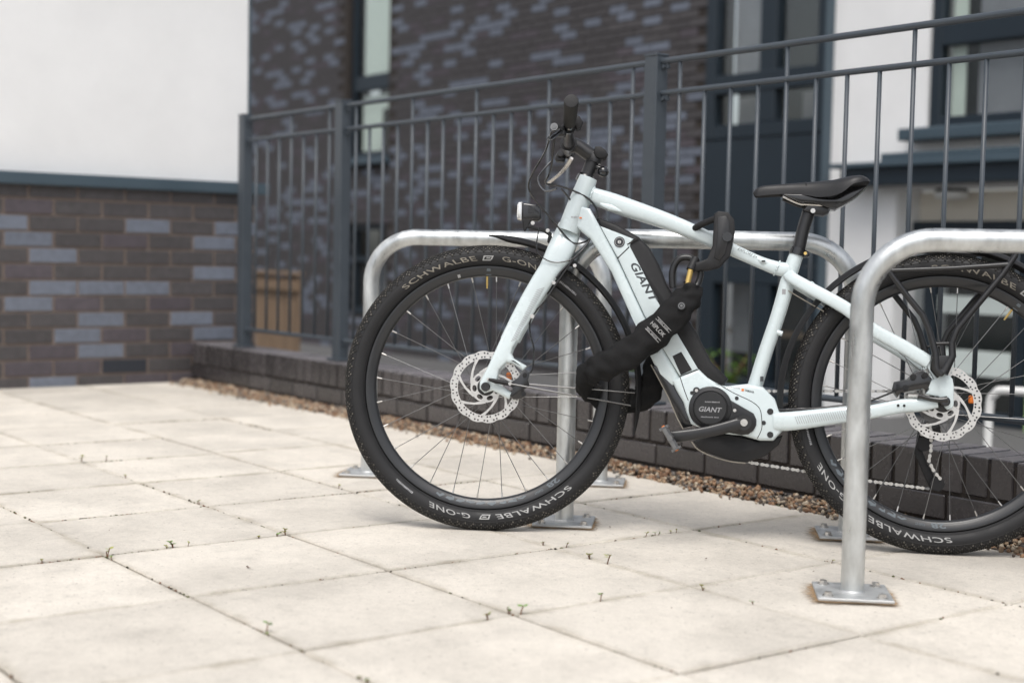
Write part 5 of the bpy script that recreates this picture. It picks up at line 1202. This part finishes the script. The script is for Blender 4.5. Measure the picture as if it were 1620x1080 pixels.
# ---------------- lettering on the frame
a = Vector((T['letters_bat'][0][0], 0, T['letters_bat'][0][1])); b = Vector((.7060, 0, .5845))
ux = (b - a).normalized(); uy = Vector((-ux.z, 0, ux.x)); uy = uy if uy.x < 0 else -uy
letters('lettering', 'GIANT', lambda x, y: tuple(a + ux * x + uy * y + Vector((0, .0371, 0))), M['letter_dark'], bat, width=(b - a).length, height=.0200, shear=.25, bold=.022, spacing=1.05)
t0 = Vector((.498, .0205, .7295)); tx = Vector((-.915, 0, -.40)).normalized(); ty = Vector((-.40, 0, .915))
letters('lettering', 'EXPLORE E+', lambda x, y: tuple(Vector((.4990, .0178, .7265)) + tx * x + ty * y), M['letter_dark'], bike, width=.052, height=.0068, shear=.3)
letters('lettering', 'YAMAHA', lambda x, y: (.4720 - x, .0405, .3760 + y - x * .2), M['letter_dark'], hs_, width=.024, height=.0058, bold=.02)
bx('badge', (.4760, .0403, .3790), (.006, .0008, .006), M['orange'], hs_)
letters('lettering', '#9', lambda x, y: (.5120 - x, .0405, .3860 + y - x * .18), M['letter_grey'], hs_, width=.034, height=.0028)
letters('lettering', '#6', lambda x, y: (.9170 - x, .0285, .7980 + y), M['letter_grey'], frame, width=.020, height=.0045)
bx('badge', (.8925, .0280, .7985), (.006, .0012, .004), M['orange'], frame)
bx('frame_sticker', (.3825, .0180, .6250), (.009, .0012, .013), M['letter_grey'], bike); bx('frame_sticker', (.4300, .0188, .4080), (.008, .0012, .012), M['letter_dark'], bike)
bm = bmesh.new(); sweep(bm, [(.448, .0130, .705), (.436, .0155, .700), (.424, .0130, .695)], [.003, .0072, .003], 12, flat=.5); finish(bm, 'cable_port', P, bike, 60); bx('cable_port', (.4345, .0195, .6995), (.009, .002, .004), GL, bike)
bm = bmesh.new(); sweep(bm, [(.845, .0180, .8360), (.820, .0228, .8270), (.790, .0180, .8180)], [.003, .0080, .003], 12, flat=.5); finish(bm, 'cable_port', P, bike, 60)

# ================================================================ LOCK (held on the bike, a thing of its own)
lock = tag(empty('chain_lock'), 'black fabric-sleeved chain lock looped through the front wheel and down tube', 'lock')
lock.matrix_world = bike.matrix_world.copy()
S_ = T['sleeve']
sl = [(.605, .060, .632, .024, ), (.6136, .068, .6039, .0315), (.6356, .075, .5756, .037), (.6665, .078, .5378, .039), (.7067, .078, .4997, .0385), (.7516, .078, .4614, .037), (.7970, .076, .4368, .0355), (.8320, .070, .4180, .034), (.8560, .052, .4000, .030), (.8660, .018, .3780, .028), (.8540, -.022, .3600, .028), (.8200, -.055, .3480, .028), (.7750, -.066, .3420, .029), (.7330, -.066, .3480, .031), (.7080, -.066, .3820, .031), (.6950, -.068, .4300, .030), (.6850, -.070, .4900, .028), (.6700, -.066, .5600, .026), (.6580, -.045, .6150, .022)]
q = smooth_path(sl, 6); rng = random.Random(12)
pts = [Vector(p[:3]) for p in q]; rad = [p[3] for p in q]
bm = bmesh.new(); N = 26; rings = []; prev = None
for i, p in enumerate(pts):
    t_ = (pts[min(i + 1, len(pts) - 1)] - pts[max(i - 1, 0)]).normalized()
    wheel_c = Vector((1.11, 0, .362)); flat_dir = Vector((0, 1, 0)) if p.y > .055 or p.y < -.058 else (Vector((-1, 0, -.1)) if abs(p.y) < .04 else Vector((-.6, math.copysign(.8, p.y), 0)))
    if prev is not None: flat_dir = prev * .75 + flat_dir.normalized() * .25
    u = (flat_dir - t_ * flat_dir.dot(t_)).normalized()
    if prev is not None and u.dot(prev) < 0: u = -u
    prev = u; w = t_.cross(u); ring = []
    for k in range(N):
        a = 2 * math.pi * k / N
        fz = .6 + .8 * abs(math.sin(i * .16 + .8)); wr_ = fz * (.0018 * math.sin(3 * a + i * .35) + .0026 * math.sin(i * .75 + 2 * a) + .0016 * math.sin(i * 1.3 - 3 * a) + .0012 * math.sin(i * .47 - 5 * a))
        ring.append(bm.verts.new(p + u * (math.cos(a) * (rad[i] * .55 + wr_)) + w * (math.sin(a) * (rad[i] + wr_))))
    rings.append(ring)
for A_, B_ in zip(rings, rings[1:]):
    for k in range(N): bm.faces.new((A_[k], A_[(k + 1) % N], B_[(k + 1) % N], B_[k]))
bm.faces.new(rings[0]); bm.faces.new(rings[-1][::-1])
slv = finish(bm, 'fabric_sleeve', M['fabric'], lock, 70)
# flat face of the sleeve near the label: y about .078 + .039*.55
LC = Vector((.6835, .1070, .5185))
lu = Vector((-.708, 0, -.706)); lv = Vector((-.706, 0, .708))
def onl(x, y): return tuple(LC + lu * (x - .024) + lv * y)
letters('lettering', 'HIPLOK', lambda x, y: onl(x, y - .006), M['letter_white'], lock, width=.046, height=.0105, bold=.008)
for yy in (-.016, -.0225, .0125, .019):
    bm = bmesh.new(); bm.faces.new([bm.verts.new(onl(x_, y_)) for x_, y_ in ((.0, yy), (.048, yy), (.048, yy + .0012), (.0, yy + .0012))]); finish(bm, 'label_stripe', M['letter_white'], lock)
letters('lettering', '#11', lambda x, y: onl(x + .002, y - .0205), M['letter_grey'], lock, width=.036, height=.0032); letters('lettering', '#12', lambda x, y: onl(x + .006, y + .0147), M['letter_grey'], lock, width=.036, height=.0032)
k = T['lock_snap'][0]
for rr, y0, y1, m_ in ((.0098, .085, .1045, BK), (.0080, .1045, .1058, M['spoke']), (.0056, .1058, .1068, GL), (.0030, .1068, .1076, M['spoke'])):
    bm = bmesh.new(); sweep(bm, [(k[0], y0, k[1]), (k[0], y1, k[1])], rr, 20); finish(bm, 'press_stud', m_, lock, 40)
lbp = [(.5580, .8090), (.5480, .8165), (.5240, .8135), (.5090, .7960), (.5065, .7700), (.5110, .7350), (.5170, .7060), (.5420, .6780), (.5700, .6700), (.6050, .6670), (.6160, .6740), (.6130, .6870), (.5900, .6905), (.5720, .6975), (.5600, .7300), (.5590, .7700)]
lbk = pr('lock_body', lbp, .032, .068, MT, lock, .004, 2)
pr('lock_face', [(.5500, .8020), (.5290, .8050), (.5190, .7880), (.5180, .7600), (.5270, .7110), (.5410, .6930), (.5560, .7000), (.5500, .7400)], .060, .0705, M['black'], lbk, .004, 2)
bm = bmesh.new(); sweep(bm, [(.5245, .060, .752), (.5245, .0745, .752)], .0125, 8); finish(bm, 'key_cover', GL, lbk, 40)
tube('lock_arm', smooth_path([(.5540, .045, .800), (.5750, .035, .7925), (.6000, .020, .782), (.6150, -.005, .772)], 4), .0085, MT, lbk, 12)
tube('shackle', smooth_path([(p[0], .030, p[1]) for p in T['shackle']], 5), .0088, BK, lock, 14)
tube('shackle', smooth_path([(.6010, .052, .6980), (.6060, .060, .6850), (.6120, .066, .6690)], 4), .0110, MT, lock, 14)
tube('shackle_pin', [(.6112, .066, .6700), (.6185, .067, .6330)], .0072, M['brass'], lock, 14)
tube('shackle', smooth_path([(.590, .042, .690), (.588, .040, .66), (.596, .045, .632), (.606, .055, .622)], 4), .0085, BK, lock, 14)
